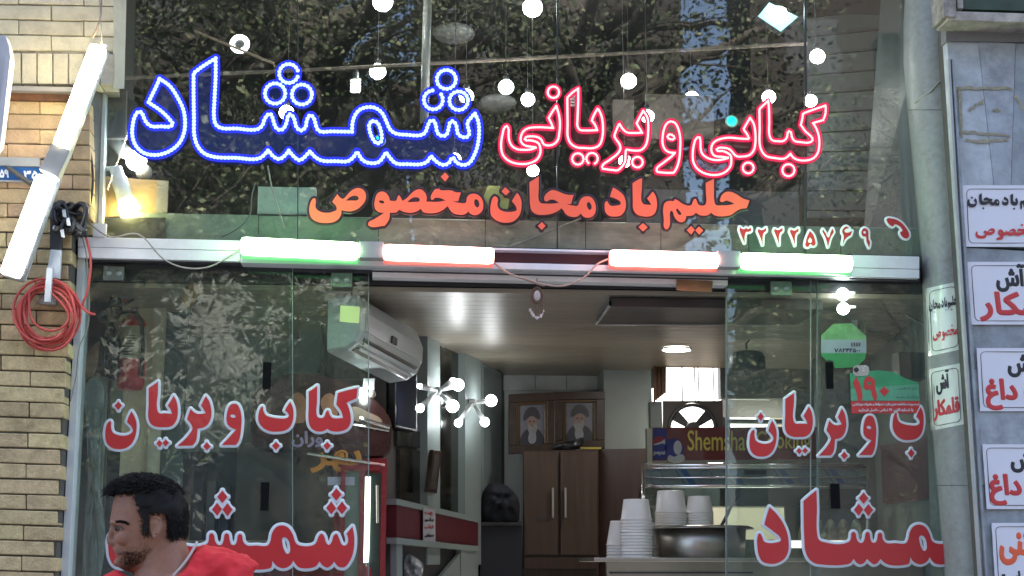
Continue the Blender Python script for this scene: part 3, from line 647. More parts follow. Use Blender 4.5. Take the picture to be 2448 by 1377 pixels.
# ------------------------------------------------------------------ header beam
hb = thing('sign_beam', 'pale aluminium beam across the shop front above the doors', 'beam', P(1200, 640, -.08))
def yt(x): return 566 + (x - 190) * .0235
def strip(a, b, y0, y1, Y, th, m, name, bev=.0015, par=hb):
    f = [P(a, yt(a) + y1, Y), P(b, yt(b) + y1, Y), P(b, yt(b) + y0, Y), P(a, yt(a) + y0, Y)]
    return obj(name, hexa(f + [p + Vector((0, th, 0)) for p in f]), m, par, bevel=bev)
strip(186, 574, 0, 24, -.085, .1, M_alu, 'beam_face'); strip(186, 574, 25, 50, -.083, .1, M_alu, 'beam_face')
strip(2036, 2198, 0, 30, -.085, .1, M_alu, 'beam_face'); strip(2036, 2198, 31, 52, -.083, .1, M_alu, 'beam_face')
strip(575, 2035, 3, 8, -.08, .08, M_alu, 'top_lip'); strip(575, 2035, 8.5, 38, -.03, .04, M_maroon, 'channel_back')
strip(575, 2035, 38, 53, -.09, .1, M_alu, 'bottom_lip')
strip(186, 2198, 51, 57, -.055, .08, M_dark, 'drip_edge', 0)
strip(890, 1740, 57, 80, -.02, .07, M_alu, 'door_rail'); strip(890, 1740, 64, 67, -.026, .01, M_dark, 'rail_groove', 0)
obj('bracket_tab', pbox(223, 534, 253, 566, -.09, .02), M_alu, hb)
obj('beam_backing', hexa([P(186, 640, .0), P(2200, 680, .0), P(2200, 612, .0), P(186, 570, .0)] + [P(186, 640, .055), P(2200, 680, .055), P(2200, 612, .055), P(186, 570, .055)]), M_dark, hb)
obj('tape_patch', pq([(1616, 694), (1702, 698), (1704, 672), (1618, 668)], -.03, .003), mat('brown_tape', (.22, .13, .06), .4, var=.2, scale=10), hb)
# fluorescent tubes
M_fg = emit('green_white_tube', (.52, 1.0, .46), 7.0)
M_fr = emit('red_white_tube', (1.0, .46, .40), 4.6)
M_fgb = mat('green_fringe', (.40, .50, .40), .3, emis=(.1, .9, .2), estr=.12)
M_frb = mat('red_fringe', (.50, .34, .32), .3, emis=(1, .15, .1), estr=.12)  # battens glow too: the tubes' coloured fringe put in as emission
M_cap = mat('grey_cap', (.42, .42, .40), .5, dirt=.3)
def fix_tube(x0, y0, x1, y1, r, me, mb, label, Y=-.17, group='coloured tubes on the beam'):
    t = thing('tube_light', label, 'tube light', P((x0 + x1) / 2, (y0 + y1) / 2, Y), group)
    a, b = P(x0, y0, Y), P(x1, y1, Y); rr = r * S(Y)
    d = (b - a).normalized()
    obj('tube', tube([a, a + d * .004, a + d * .02, b - d * .02, b - d * .004, b], rr, 16, radii=[rr * .75, rr * .93, rr, rr, rr * .93, rr * .75]), me, t, smooth=True)
    obj('batten', tube([a + Vector((0, .03, -.004)), b + Vector((0, .03, -.004))], rr * 1.14, 12), mb, t, smooth=True)
    return t
fix_tube(577, 588, 856, 601, 22, M_fg, M_fgb, 'leftmost tube on the beam, glowing with a green edge')
fix_tube(918, 603, 1180, 612, 20, M_fr, M_frb, 'second tube from the left on the beam, glowing with a red edge')
fix_tube(1459, 616, 1716, 623, 20, M_fr, M_frb, 'third tube from the left on the beam, red edged, beside the wire loop')
fix_tube(1772, 624, 2034, 631, 21, M_fg, M_fgb, 'rightmost tube on the beam, green edged, under the phone number')
for (a, b, y, lb) in ((858, 917, 577, 'grey lamp holder joining the left green and red tubes'), (1716, 1771, 599, 'grey lamp holder joining the right red and green tubes')):
    obj('lamp_holder', pbox(a, y, b, y + 40, -.19, .06), M_cap, label=lb, cat='lamp holder', group='lamp holders on the beam', bevel=.003)
# diagonal tubes on the left
M_fw = emit('warm_white_tube', (1.0, .90, .62), 11); M_fc = emit('cool_white_tube', (1, 1, 1), 5)
M_sl = mat('tube_sleeve_grey', (.5, .52, .52), .3)
fix_tube(236, 112, 146, 352, 21, M_fw, M_sl, 'upper slanting tube glowing warm white in front of the bricks', Y=-.36, group='slanting tubes by the brick pillar')
fix_tube(112, 424, 24, 660, 25, M_fc, M_sl, 'lower slanting tube glowing cold white in front of the bricks', Y=-.36, group='slanting tubes by the brick pillar')
obj('lamp_holder', pq([(92, 404), (138, 424), (168, 358), (124, 340)], -.385, .05), M_cap, label='grey lamp holder between the two slanting tubes', cat='lamp holder', bevel=.004)
obj('fixture_batten', tube([P(250, 108, -.31), P(150, 400, -.31), P(55, 670, -.31)], .012, 8), M_sl, label='thin grey batten carrying the slanting tubes', cat='batten')
tl = thing('unlit_fixture', 'unlit grey tube fixture at the left edge of the photo', 'tube light', P(5, 400, -.5))
obj('housing', prism([P(x, y, -.5) for x, y in ((-60, 430), (0, 345), (26, 140), (22, 112), (14, 85), (-60, 80))], (0, .06, 0)), mat('fixture_grey', (.52, .52, .54), .4), tl, bevel=.004)
obj('diffuser', pq([(2, 345), (24, 140), (14, 130), (-10, 330)], -.515, .012), mat('milky_diffuser', (.62, .6, .62), .3), tl)

# ------------------------------------------------------------------ window panes
def pane(name, label, x0, y0, x1, y1, Y, m, edges=(), x2=None, x3=None):
    t = thing(name, label, 'window', P((x0 + x1) / 2, y1, Y))
    g = obj('pane', pq([(x0, y1), (x1, y1), (x3 if x3 else x1, y0), (x2 if x2 else x0, y0)], Y, .008), m, t)
    for e, me, ww in edges:
        obj('pane_edge', pq([(e, y1), (e + ww, y1), (e + ww, y0), (e, y0)], Y - .001, .01), me, t)
    return t
pane('upper_window', 'leftmost upper glass pane behind the first half of the blue neon word', 252, -170, 711, 612, 0, M_glass)
pane('upper_window', 'second upper glass pane from the left, behind the blue neon arch', 713, -170, 1332, 620, 0, M_glass, [(710.5, M_edged, 2.6)])
pane('upper_window', 'third upper glass pane, behind most of the red neon letters', 1334, -170, 1924, 630, 0, M_glass, [(1331, M_edged, 3.4)])
pane('upper_window', 'rightmost upper glass pane, beside the stone column', 1926, -170, 2215, 640, 0, M_glass, [(1923, M_edged, 4.5)])
pane('lower_window', 'large fixed left window pane with the red lettering', 172, 628, 699, 1440, .0, M_glassl, [(698.5, M_seamw, 1.6)])
pane('lower_window', 'narrow sliding pane at the left of the doorway', 690, 648, 882, 1440, .03, M_glassl, [(880, M_seamw, 2.2)])
pane('lower_window', 'sliding pane at the right of the doorway', 1738, 668, 1962, 1440, .03, M_glassl, [(1736.5, M_edge, 2.4), (1735.3, M_seamw, 1.1)])
pane('lower_window', 'fixed right window pane next to the stone column', 1955, 668, 2262, 1440, .0, M_glassl, [(1953, M_edge, 2.6), (1938, M_seamw, 1.2)])
# patch fittings
for (x0, y0, lb) in ((246, 636, 'patch fitting with two round caps at the top left corner of the left window'), (792, 652, 'patch fitting with two round caps above the yellow note'), (1843, 672, 'patch fitting with two round caps at the top of the right window')):
    t = thing('patch_fitting', lb, 'fitting', P(x0 + 26, y0 + 34, -.02), 'glass patch fittings')
    obj('plate', pbox(x0, y0, x0 + 50, y0 + 34, -.022, .02), mat('fitting_grey', (.16, .2, .19), .35, .4), t, bevel=.002)
    for dx in (13, 37): obj('cap', lathe([(.013, -.02), (.015, -.004), (.011, .003), (.004, .005)], P(x0 + dx, y0 + 17, -.025), 20, (0, -1, 0)), mat('cap_grey', (.36, .42, .40), .3, .4), t, smooth=True)
for i, (a, b, c, d, Y) in enumerate(((628, 866, 648, 930, -.004), (623, 1153, 643, 1221, -.004), (1975, 866, 1992, 929, -.004), (1986, 1156, 2008, 1216, -.004))):
    obj('tape_strip', pbox(a, b, c, d, Y - .001, .004), M_tape, label=('upper', 'lower')[i % 2] + ' black tape strip stuck on the ' + ('left', 'right')[i // 2] + ' window', cat='tape', group='black tape strips on the glass')

# ------------------------------------------------------------------ neon words
def beads(polys, d, r, Y, closed=True):
    out = []
    for poly, cl in polys:
        for p in resample(poly, d, cl): out.append(ball(P(p.x, p.y, Y), r * S(Y), 6, 4))
    return join(*out)
M_nb = emit('blue_led_core', (.58, .93, 1.0), .24); M_nbh = emit('blue_halo', (.035, .05, .95), .18)
M_nr = emit('red_led_core', (1.0, .76, .76), .24); M_nrh = emit('red_halo', (.95, .03, .12), .16)  # second of each pair: halo around the cores, put in as emissive bands
def translucent(name, col):
    m = bpy.data.materials.new(name); m.use_nodes = True; n = m.node_tree.nodes; n.clear(); L = m.node_tree.links
    t = n.new('ShaderNodeBsdfTranslucent'); d = n.new('ShaderNodeBsdfDiffuse'); t.inputs[0].default_value = d.inputs[0].default_value = (*col, 1)
    x = n.new('ShaderNodeMixShader'); x.inputs[0].default_value = .35; o = n.new('ShaderNodeOutputMaterial')
    L.new(t.outputs[0], x.inputs[1]); L.new(d.outputs[0], x.inputs[2]); L.new(x.outputs[0], o.inputs[0]); return m
def tinted_veil(name, col, fac):
    m = bpy.data.materials.new(name); m.use_nodes = True; n = m.node_tree.nodes; n.clear(); L = m.node_tree.links
    t = n.new('ShaderNodeBsdfTransparent'); d = n.new('ShaderNodeBsdfDiffuse'); d.inputs[0].default_value = (*col, 1)
    x = n.new('ShaderNodeMixShader'); x.inputs[0].default_value = fac; o = n.new('ShaderNodeOutputMaterial')
    L.new(t.outputs[0], x.inputs[1]); L.new(d.outputs[0], x.inputs[2]); L.new(x.outputs[0], o.inputs[0]); return m
M_veilb = tinted_veil('blue_glow_veil', (.06, .12, .6), .12); M_veilr = tinted_veil('red_glow_veil', (.5, .08, .12), .11)  # coloured haze inside the letters, put in as tinted see-through sheets
NY = -.009; nmp = planemap(NY); nmp2 = planemap(NY - .002)
def neon_part(par, poly, holes, closed, r, rh, mc, mh, mveil, name):
    c = obj(name, beads([(poly, closed)] + [(h, True) for h in holes], r * 1.7, r, NY - .006), mc, par, smooth=True)
    obj('halo_band', join(band(poly, rh, nmp2, .003, closed), *[band(h, rh * .8, nmp2, .003) for h in holes]), mh, c)
    if closed: obj('glow_veil', fill(poly, holes, nmp, 0), mveil, c)
nbw = thing('blue_neon_sign', 'glowing blue outline word, the large shop name on the upper glass', 'neon sign', P(720, 400, NY))
neon_part(nbw, NEON_BLUE[0], [], True, 5.0, 10.5, M_nb, M_nbh, M_veilb, 'letter_outline')
neon_part(nbw, NEON_BLUE[1], [NEON_BLUE_HOLE], True, 5.0, 10.5, M_nb, M_nbh, M_veilb, 'letter_outline')
for poly, full in BLUE_RINGS: neon_part(nbw, poly, [], full, 5.0, 9.5, M_nb, M_nbh, M_veilb, 'dot_ring')
nrw = thing('red_neon_sign', 'glowing red outline words to the right of the blue word', 'neon sign', P(1580, 420, NY))
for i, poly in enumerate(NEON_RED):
    neon_part(nrw, poly, [NEON_RED_HOLE] if i == 3 else [], True, 3.1, 7.6, M_nr, M_nrh, M_veilr, 'letter_outline')
for poly, full in RED_RINGS: neon_part(nrw, poly, [], full, 3.1, 7.0, M_nr, M_nrh, M_veilr, 'dot_ring')

# ------------------------------------------------------------------ orange vinyl line on the upper glass
vmp = planemap(-.003)
def word(label, parts, mf, mb, r, mp=vmp, cat='lettering', group=None, loc=None, name='vinyl_word'):
    x0, y0, x1, y1 = bbox([s for p in parts for s in p]); t = thing(name, label, cat, loc or mp((x0 + x1) / 2, y1), group)
    for p in parts: letter(t, p, mp, mf, mb, r)
    return t
GO = 'orange-red words under the neon sign'
word('orange word with two dots below, at the right end of the middle line', [HALIM[:1], HALIM[1:2], HALIM[2:]], M_vor, M_vblk, 6, group=GO)
word('orange word with a separate dot-less end letter, left of the two-dot orange word', [BA[:1], BA[1:], DAL], M_vor, M_vblk, 6, group=GO)
word('orange joined word with one dot below, in the centre of the middle line', [MJA[:1], MJA[1:], NUN[:1], NUN[1:]], M_vor, M_vblk, 6, group=GO)
word('orange word ending in a wide bowl, at the left end of the middle line', [SAD, MAKHSU[:1], MAKHSU[1:]], M_vor, M_vblk, 6, group=GO)
t = thing('phone_number', 'phone number 32225769 in small red numerals with white edges', 'lettering', P(1930, 600, 0))
for nm, o_, h_ in DIGITS: letter(t, [(o_, h_)], vmp, M_vred, M_vwh, 5.2, 'digit')
t = thing('phone_symbol', 'red telephone handset symbol with white edge right of the number', 'lettering', P(2145, 570, 0))
letter(t, [(PHONE, [])], vmp, M_vred, M_vwh, 5.2, 'handset')

# ------------------------------------------------------------------ red window lettering
GR = 'red words on the lower windows'
word('left red word on the left window, with a dot above its bowl letter', [V_N, V_Nd, V_YA, V_YAd, V_BR, V_BRd], M_vred, M_vwhite, 6.6, group=GR)
word('single red letter between the two red words on the left window', [V_W], M_vred, M_vwhite, 6.6, group=GR)
word('red word with a slanted flag stroke at the top right of the left window', [V_B, V_Bd, V_KBA, V_KBAd], M_vred, M_vwhite, 6.6, group=GR)
LT = lambda x, y: (684.4 + (x - 2206) * 1.073, 1357.6 + (y - 1348.2) * 1.08)
word('large red shop name at the bottom of the left window, partly behind the man', [tfall(q, LT) for q in (SH_DAL, SH_BODY, SH_D1, SH_D2)], M_vred, M_vwhite, 7.2, group=GR)
vr = planemap(-.004)
def nd(b, q): return fit(q, *b)
word('red word of the right window, left of the single letter', [nd((1791, 1005.5, 1856.3, 1091.9), V_N), nd((1810.5, 986.5, 1825.5, 1007), V_Nd), nd((1875.6, 939.3, 1942.7, 1045), V_YA), nd((1902.8, 1070, 1931.8, 1086.3), V_YAd), nd((1956.5, 976, 2022.6, 1089.5), V_BR), nd((2009.8, 1079.5, 2026.3, 1098.3), V_BRd)], M_vred, M_vwhite, 5.9, mp=vr, group=GR)
word('single red letter under the numbered sticker on the right window', [nd((2053, 993.5, 2094.3, 1088.2), V_W)], M_vred, M_vwhite, 5.9, mp=vr, group=GR)
word('red bowl letter with a dot beside the stone column', [nd((2132.9, 973, 2207.4, 1052.4), V_B), nd((2169.3, 1073, 2185.9, 1094.6), V_Bd)], M_vred, M_vwhite, 5.9, mp=vr, group=GR)
word('large red shop name at the bottom of the right window, cut off by the column', [SH_DAL, SH_BODY, SH_D1, SH_D2], M_vred, M_vwhite, 6.6, mp=vr, group=GR)

# ------------------------------------------------------------------ right: curved stone column, stone wall, menus
def interp(tab, y):
    for (a, u), (b, v) in zip(tab, tab[1:]):
        if y <= b: return u + (v - u) * max(0, (y - a)) / (b - a)
    return tab[-1][1]
XLt = [(-70, 2166), (60, 2160), (150, 2160), (260, 2170), (600, 2200), (900, 2216), (1300, 2250), (1440, 2260)]
XRt = [(-70, 2258), (100, 2262), (200, 2268), (500, 2290), (800, 2308), (1000, 2325), (1440, 2354)]
def colmap(px, py, l=0.0):
    xl, xr = interp(XLt, py), interp(XRt, py); u = max(0.0, min(1.0, (px - xl) / (xr - xl)))
    t = math.acos(1 - u) / (math.pi / 2); Y = .06 - .22 * math.sin(t * math.pi / 2)
    p = P(px, py, Y); d = ray(px, py); return p - d.normalized() * l
cu = thing('stone_column', 'curved grey-green granite column right of the shop window', 'column', P(2250, 1377, -.1))
ys = [-70, 0, 60, 110, 150, 200, 262] + list(range(320, 1441, 40)); NT = 18
def colsheet(ylist, l, jit=0):
    V = [];F = []
    for y in ylist:
        xl, xr = interp(XLt, y), interp(XRt, y)
        for k in range(NT + 1):
            th = k / NT * math.pi / 2; V.append(colmap(xl + (xr - xl) * (1 - math.cos(th)), y, l))
    n = NT + 1
    for i in range(len(ylist) - 1):
        for k in range(NT): F.append(((i + 1) * n + k, (i + 1) * n + k + 1, i * n + k + 1, i * n + k))
    return V, F
for a, b in ((-70, 262), (263.5, 720), (721, 1160), (1161, 1440)):
    yl = [a] + [q for q in ys if a < q < b] + [b]
    obj('stone_drum', colsheet(yl, 0), M_column, cu, smooth=True)
obj('column_back', hexa([P(2230, 1440, .08), P(2420, 1440, -.12), P(2420, -70, -.12), P(2180, -70, .08), P(2260, 1440, .4), P(2460, 1440, .4), P(2460, -70, .4), P(2200, -70, .4)]), M_column, cu)
obj('old_cable', tube([colmap(2171, 262, .006), colmap(2190, 243, .006), colmap(2225, 218, .006), colmap(2245, 195, .006), colmap(2262, 187, .006)], .004, 6), mat('grey_caulk', (.4, .4, .36), .6), cu)

sw = thing('stone_wall', 'blue-grey polished stone wall with menu sheets at the right edge', 'wall', P(2400, 1377, -.3))
def spq(name, pts, m, Y=-.3, th=.05, par=sw, **k): return obj(name, pq(pts, Y, th), m, par, **k)
XR2 = 2800
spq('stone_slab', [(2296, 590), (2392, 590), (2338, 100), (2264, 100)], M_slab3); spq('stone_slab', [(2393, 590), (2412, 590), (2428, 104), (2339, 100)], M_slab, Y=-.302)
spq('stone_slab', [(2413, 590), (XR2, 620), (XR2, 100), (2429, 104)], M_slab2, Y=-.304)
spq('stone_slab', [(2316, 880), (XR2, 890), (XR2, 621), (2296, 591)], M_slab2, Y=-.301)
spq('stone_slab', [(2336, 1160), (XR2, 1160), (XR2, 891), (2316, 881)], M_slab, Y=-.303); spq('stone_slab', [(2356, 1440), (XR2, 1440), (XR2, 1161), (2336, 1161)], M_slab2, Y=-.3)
spq('core', [(2356, 1440), (XR2, 1440), (XR2, -70), (2262, -70), (2262, 100)], M_mortar, Y=-.252, th=.3)
spq('cornice', [(2262, 98), (XR2, 104), (XR2, 60), (2262, 56)], mat('grey_cornice', (.20, .20, .20), .5, dirt=.4), Y=-.315, th=.06)
spq('stone_ridge', [(2346, 1440), (2351, 1440), (2290, 480), (2272, 140), (2266, 140), (2284, 480)], mat('pale_joint', (.42, .43, .42), .5), Y=-.318, th=.02)
spq('stone_ridge', [(2361, 1440), (2366, 1440), (2303, 480), (2280, 140), (2276, 140), (2297, 480)], M_slab2, Y=-.322, th=.02)
M_glue = mat('glue_residue', (.42, .38, .26), .8, var=.3, scale=30)
random.seed(3)
for seg in (((2285, 212), (2420, 210)), ((2292, 215), (2300, 330)), ((2300, 315), (2415, 325)), ((2310, 338), (2412, 335)), ((2318, 262), (2350, 240)), ((2372, 262), (2392, 264)), ((2425, 225), (2448, 262))):
    (xa, ya), (xb, y_b) = seg; pts = []
    for i in range(9): pts.append((xa + (xb - xa) * i / 8 + random.uniform(-2, 2), ya + (y_b - ya) * i / 8 + random.uniform(-3, 3)))
    d = Vector((xb - xa, y_b - ya)).normalized(); nn = Vector((-d.y, d.x)) * 4
    outl = [(x + nn.x * random.uniform(.4, 1.2), y + nn.y * random.uniform(.4, 1.2)) for x, y in pts] + [(x - nn.x * random.uniform(.4, 1.2), y - nn.y * random.uniform(.4, 1.2)) for x, y in pts[::-1]]
    obj('glue_mark', fill([Vector(p) for p in outl], [], planemap(-.306), .0), M_glue, sw)
sb = thing('shutter_box', 'rusty white channel under a dark green shutter at the top right corner', 'shutter', P(2350, 60, -.45))
obj('channel', pbox(2266, 34, 2800, 56, -.44, .13), mat('rusty_white_paint', (.50, .45, .38), .6, var=.3, scale=14, dirt=.7), sb, bevel=.003)
obj('green_shutter', pbox(2302, -80, 2800, 29, -.38, .07), mat('dark_green_paint', (.035, .07, .035), .45, var=.3, scale=8, dirt=.5), sb)
obj('bracket', pbox(2254, -80, 2284, 40, -.45, .14), mat('peeling_paint', (.42, .38, .32), .7, var=.4, scale=20, dirt=.7), sb, bevel=.004)
obj('bracket', pbox(2286, -80, 2301, 20, -.43, .10), MATS['rusty_white_paint'], sb, bevel=.004)
# menu sheets
MB_ = [HALIM, BA, DAL, MJA, NUN]; ALLHB = [s for q in MB_ for s in q]; BADJ = [s for q in (BA, DAL, MJA, NUN) for s in q]
MAKH = [s for q in (SAD, MAKHSU) for s in q]
def rrect(x0, y0, x1, y1, r, sl=0.0):
    o = []
    for cx, cy_, a in ((x1 - r, y0 + r, -90), (x1 - r, y1 - r, 0), (x0 + r, y1 - r, 90), (x0 + r, y0 + r, 180)):
        for k in range(5): an = R(a + k * 22.5); o.append(Vector((cx + r * math.cos(an), cy_ + r * math.sin(an))))
    return o
def sheet(label, x0, y0, x1, y1, Y, skew, lines, mp0=None, pm=M_paper, bow=0):
    """skew: x shift per y from left edge lean; lines: list of (kind, text/shapes, bbox, ink)"""
    base = planemap(Y) if mp0 is None else mp0
    def mp(x, y, l=0.0): return base(x + (y - y0) * skew, y + bow * (x - x0), l)
    n = 14; V = [];F = []
    for j in range(n + 1):
        for i in range(n + 1):
            V.append(mp(x0 + (x1 - x0) * i / n + (random.uniform(-.5, .5) if i in (0, n) else 0), y0 + (y1 - y0) * j / n, .0008 + .0006 * math.sin(i * .9 + j * .5)))
    for j in range(n):
        for i in range(n): F.append(((j + 1) * (n + 1) + i, (j + 1) * (n + 1) + i + 1, j * (n + 1) + i + 1, j * (n + 1) + i))
    t = thing('menu_sheet', label, 'menu sheet', mp((x0 + x1) / 2, y1), 'menu sheets')
    obj('paper', (V, F), pm, t, smooth=True)
    obj('printed_border', band(resample(rrect(x0 + 9, y0 + 9, x1 - 9, y1 - 9, 10), 4), .8, mp, .0032), M_inkb, t)
    for kind, s, bb, ink, bold in lines:
        if kind == 't':
            sh_ = fit(s, *bb)
        else: sh_ = fit(text_shapes(s), *bb)
        Vv = shapes_mesh([(resample(o, 1.6) if mp0 else o, hs) for o, hs in sh_], mp, .0034)
        if bold: Vv = join(Vv, border_mesh(sh_, mp, bold, .0034))
        obj('printed_word', Vv, ink, t)
    return t
YW = -.31
sheet('topmost white menu sheet on the stone wall, black line over red line', 2301, 443, 2560, 590, YW, .045, [('t', ALLHB, (2310, 462, 2498, 505), M_inkb, 0), ('t', MAKH, (2326, 535, 2470, 574), M_inkr, 0)])
sheet('second white menu sheet from the top, with a long red word', 2312, 626, 2570, 776, YW, .07, [('f', 'آش', (2380, 633, 2446, 696), M_inkb, 3), ('f', 'قلمکار', (2336, 700, 2540, 766), M_inkr, 4)])
sheet('third white menu sheet from the top', 2334, 832, 2590, 983, YW, .06, [('f', 'آش', (2408, 838, 2475, 900), M_inkb, 3), ('f', 'کشک داغ', (2352, 908, 2580, 978), M_inkr, 4)])
sheet('fourth white menu sheet from the top', 2348, 1062, 2600, 1217, YW, .07, [('f', 'آش', (2415, 1070, 2482, 1128), M_inkb, 3), ('f', 'نذری داغ', (2360, 1136, 2590, 1206), M_inkr, 4)])
sheet('lowest menu sheet on the stone wall with an orange-red word', 2370, 1250, 2620, 1400, YW, .06, [('f', 'بستنی', (2388, 1276, 2520, 1348), M_inko, 4), ('f', 'موجود است', (2380, 1366, 2500, 1400), M_inkb, 2)])
sheet('menu sheet on the curved column, black line over red line, tinted green', 2212, 690, 2292, 852, 0, .05, [('t', ALLHB, (2218, 718, 2286, 756), M_inkb, 0), ('t', MAKH, (2224, 788, 2284, 822), M_inkr, 0)], mp0=colmap, pm=M_paperg, bow=-.22)
sheet('lower menu sheet on the curved column with two short words', 2216, 884, 2298, 1030, 0, .06, [('f', 'آش', (2236, 893, 2266, 948), M_inkb, 1.6), ('f', 'قلمکار', (2226, 962, 2286, 1008), M_inkr, 2.2)], mp0=colmap, pm=M_paperg, bow=-.2)

# ------------------------------------------------------------------ window stickers
M_gst = mat('faded_green_sticker', (.20, .42, .18), .4, var=.25, scale=20); M_gst2 = mat('green_sticker', (.05, .28, .09), .4, var=.15, scale=20); M_gry = mat('grey_sticker_band', (.30, .36, .38), .4)
t = thing('octagonal_sticker', 'green octagonal sticker with a grey middle band on the right window', 'sticker', P(2015, 880, -.004))
sm = planemap(-.0045)
def flat(name, pts, m, par, mp=sm, l=0.0): return obj(name, fill([Vector(p) for p in pts], [], mp, l), m, par)
flat('top_band', [(1963, 812), (1963, 802), (1992, 774), (2037, 773), (2070, 803), (2071, 812)], M_gst, t)
flat('middle_band', [(1963, 844), (1963, 812), (2071, 812), (2071, 844)], M_gry, t)
flat('bottom_band', [(1963, 850), (1963, 844), (2071, 844), (2068, 858), (2048, 878), (1995, 880), (1991, 862), (1975, 862)], M_gst2, t)
text_at('۷۸۲۴۲۵۰۰', 1995, 833, 2056, 842, sm, M_inkb, t, .5)
obj('printed_mark', join(*[fill([Vector(p) for p in rect(2034 + i * 6, 819, 2038 + i * 6, 828)], [], sm, .002) for i in range(4)]), mat('grey_print', (.12, .1, .1), .5), t)
t = thing('numbered_sticker', 'green and red sticker with the number 190 above the red letters', 'sticker', P(2115, 988, -.006)); s2 = planemap(-.0065)
flat('green_field', [(2036, 958), (2031, 892), (2060, 888), (2100, 885), (2140, 890), (2165, 905), (2195, 914), (2198, 958)], mat('green_print', (.06, .36, .17), .4, var=.2, scale=10), t, s2)
flat('pale_field', [(2034, 958), (2033, 930), (2196, 918), (2198, 958)], mat('pale_green_print', (.14, .42, .27), .4, var=.2, scale=10), t, s2, .0006)
flat('red_field', [(2036, 988), (2034, 959), (2198, 959), (2200, 988)], M_inkr, t, s2)
obj('printed_digit', fill(T('X: 2047,901c 2056,920 2058,960 2052,962c 2046,935 2038,916c'), [], s2, .002), M_inkr, t)
obj('printed_digit', fill(T('X: 2078,900 2090,908 2091,925 2096,945 2093,962c 2085,948 2080,932 2068,932 2064,918 2068,905'), [T('X: 2073,914 2081,914 2081,919 2074,919')], s2, .002), M_inkr, t)
flat('printed_digit', [(2113, 924), (2126, 935), (2113, 948), (2102, 935)], M_inkr, t, s2, .002)
text_at('در صورت مشاهده عدم رعایت ضوابط و مقررات بهداشتی', 2038, 963, 2196, 972, s2, M_vwhite, t, .25)
text_at('با شماره تلفن ۱۹۰ تماس حاصل فرمایید', 2052, 976, 2182, 985, s2, M_vwhite, t, .25)
text_at('در کشور', 2145, 925, 2190, 932, s2, M_inkb, t, 0); text_at('بهداشت محیط', 2142, 946, 2196, 953, s2, M_inkb, t, 0)
t = thing('round_badge', 'small silver label with a round black mark above the numbered sticker', 'sticker', P(2058, 898, -.008))
obj('label_body', fill(rrect(2039, 873, 2078, 899, 10), [], planemap(-.0085), 0), mat('silver_foil', (.6, .62, .62), .25, .6, var=.2, scale=30), t)
obj('mark', fill([Vector((2047 + 6 * math.cos(a * .4), 884 + 6 * math.sin(a * .4))) for a in range(15)], [], planemap(-.0085), .001), M_inkb, t)
obj('sticky_note', pq([(812, 769), (858, 773), (861, 735), (859, 733), (814, 730)], -.006, .002), mat('pale_green_note', (.50, .62, .27), .6, var=.03), label='pale yellow-green square note stuck near the top of the left window', cat='note')
# dead leaf hanging behind the glass
lf = thing('hanging_leaf', 'dry brown paper scrap hanging by a thread behind the left window', 'scrap', P(455, 740, .06))
obj('scrap', fill([Vector(p) for p in ((440, 690), (456, 678), (470, 680), (480, 700), (466, 722), (452, 738), (436, 722), (432, 716), (443, 706))], [], planemap(.06), 0), mat('dry_leaf_brown', (.28, .14, .05), .7, var=.3, scale=30), lf)
obj('thread', tube([P(458, 640, .06), P(457, 682, .06)], .0018, 5), M_wiredk, lf); obj('thread', tube([P(455, 736, .06), P(458, 752, .06)], .005, 5), M_wiredk, lf)

# ------------------------------------------------------------------ hanging bulbs behind the upper glass
def bulb_thing(px, py, rpx, Y, label, mm=M_lampw, up=True, grp='round bulbs behind the upper glass', n=18):
    t = thing('light_bulb', label, 'light bulb', P(px, py + rpx, Y), grp)
    c = P(px, py, Y); r = rpx * S(Y)
    obj('globe', ball(c, r, n, 12, (1, 1, .96)), mm, t, smooth=True)
    obj('socket', lathe([(r * .45, 0), (r * .45, r * .9), (r * .25, r * 1.1)], c + Vector((0, .01, r * .8)), 12), M_black, t, smooth=True)
    if up: obj('cord', tube([c + Vector((0, .01, r * 1.8)), c + Vector((0, .01, max(r * 2, TOPZ - .2 - c.z)))], .002, 5), M_wiredk, t)
    return t
BL = [(915, 4, 25, 'largest bulb left of centre at the top edge'), (1273, 18, 25, 'largest bulb right of centre at the top edge'), (903, 171, 20, 'bulb above the arch of the blue neon word'),
      (1210, 208, 19, 'bulb between the blue and the red neon words'), (1503, 194, 19.5, 'bulb above the red neon tooth near the centre'), (1654, 236, 18.5, 'bulb above the red neon word middle'),
      (1262, 238, 17, 'bulb just left of the first red neon ring'), (1115, 230, 18, 'bulb covering part of a blue neon ring at the right'), (685, 269, 18, 'bulb covering a blue neon tooth under the left rings'),
      (1087, 381, 15.5, 'bulb on the lower edge of the blue neon word'), (1548, 278, 16.5, 'bulb covering the tip of the red neon letter'), (1494, 385, 15.5, 'bulb beside the low red neon ring'),
      (1838, 232, 17, 'bulb at the top of the tall red neon stroke'), (1938, 241, 16, 'bulb above the red neon flag stroke'), (1954, 135, 19, 'bulb in the rightmost upper pane'), (1274, 408, 15, 'bulb at the tip of the orange tall letter')]
for i, (a, b, r, lb) in enumerate(BL): bulb_thing(a, b, r, .22 + .08 * ((i * 5) % 7), lb)
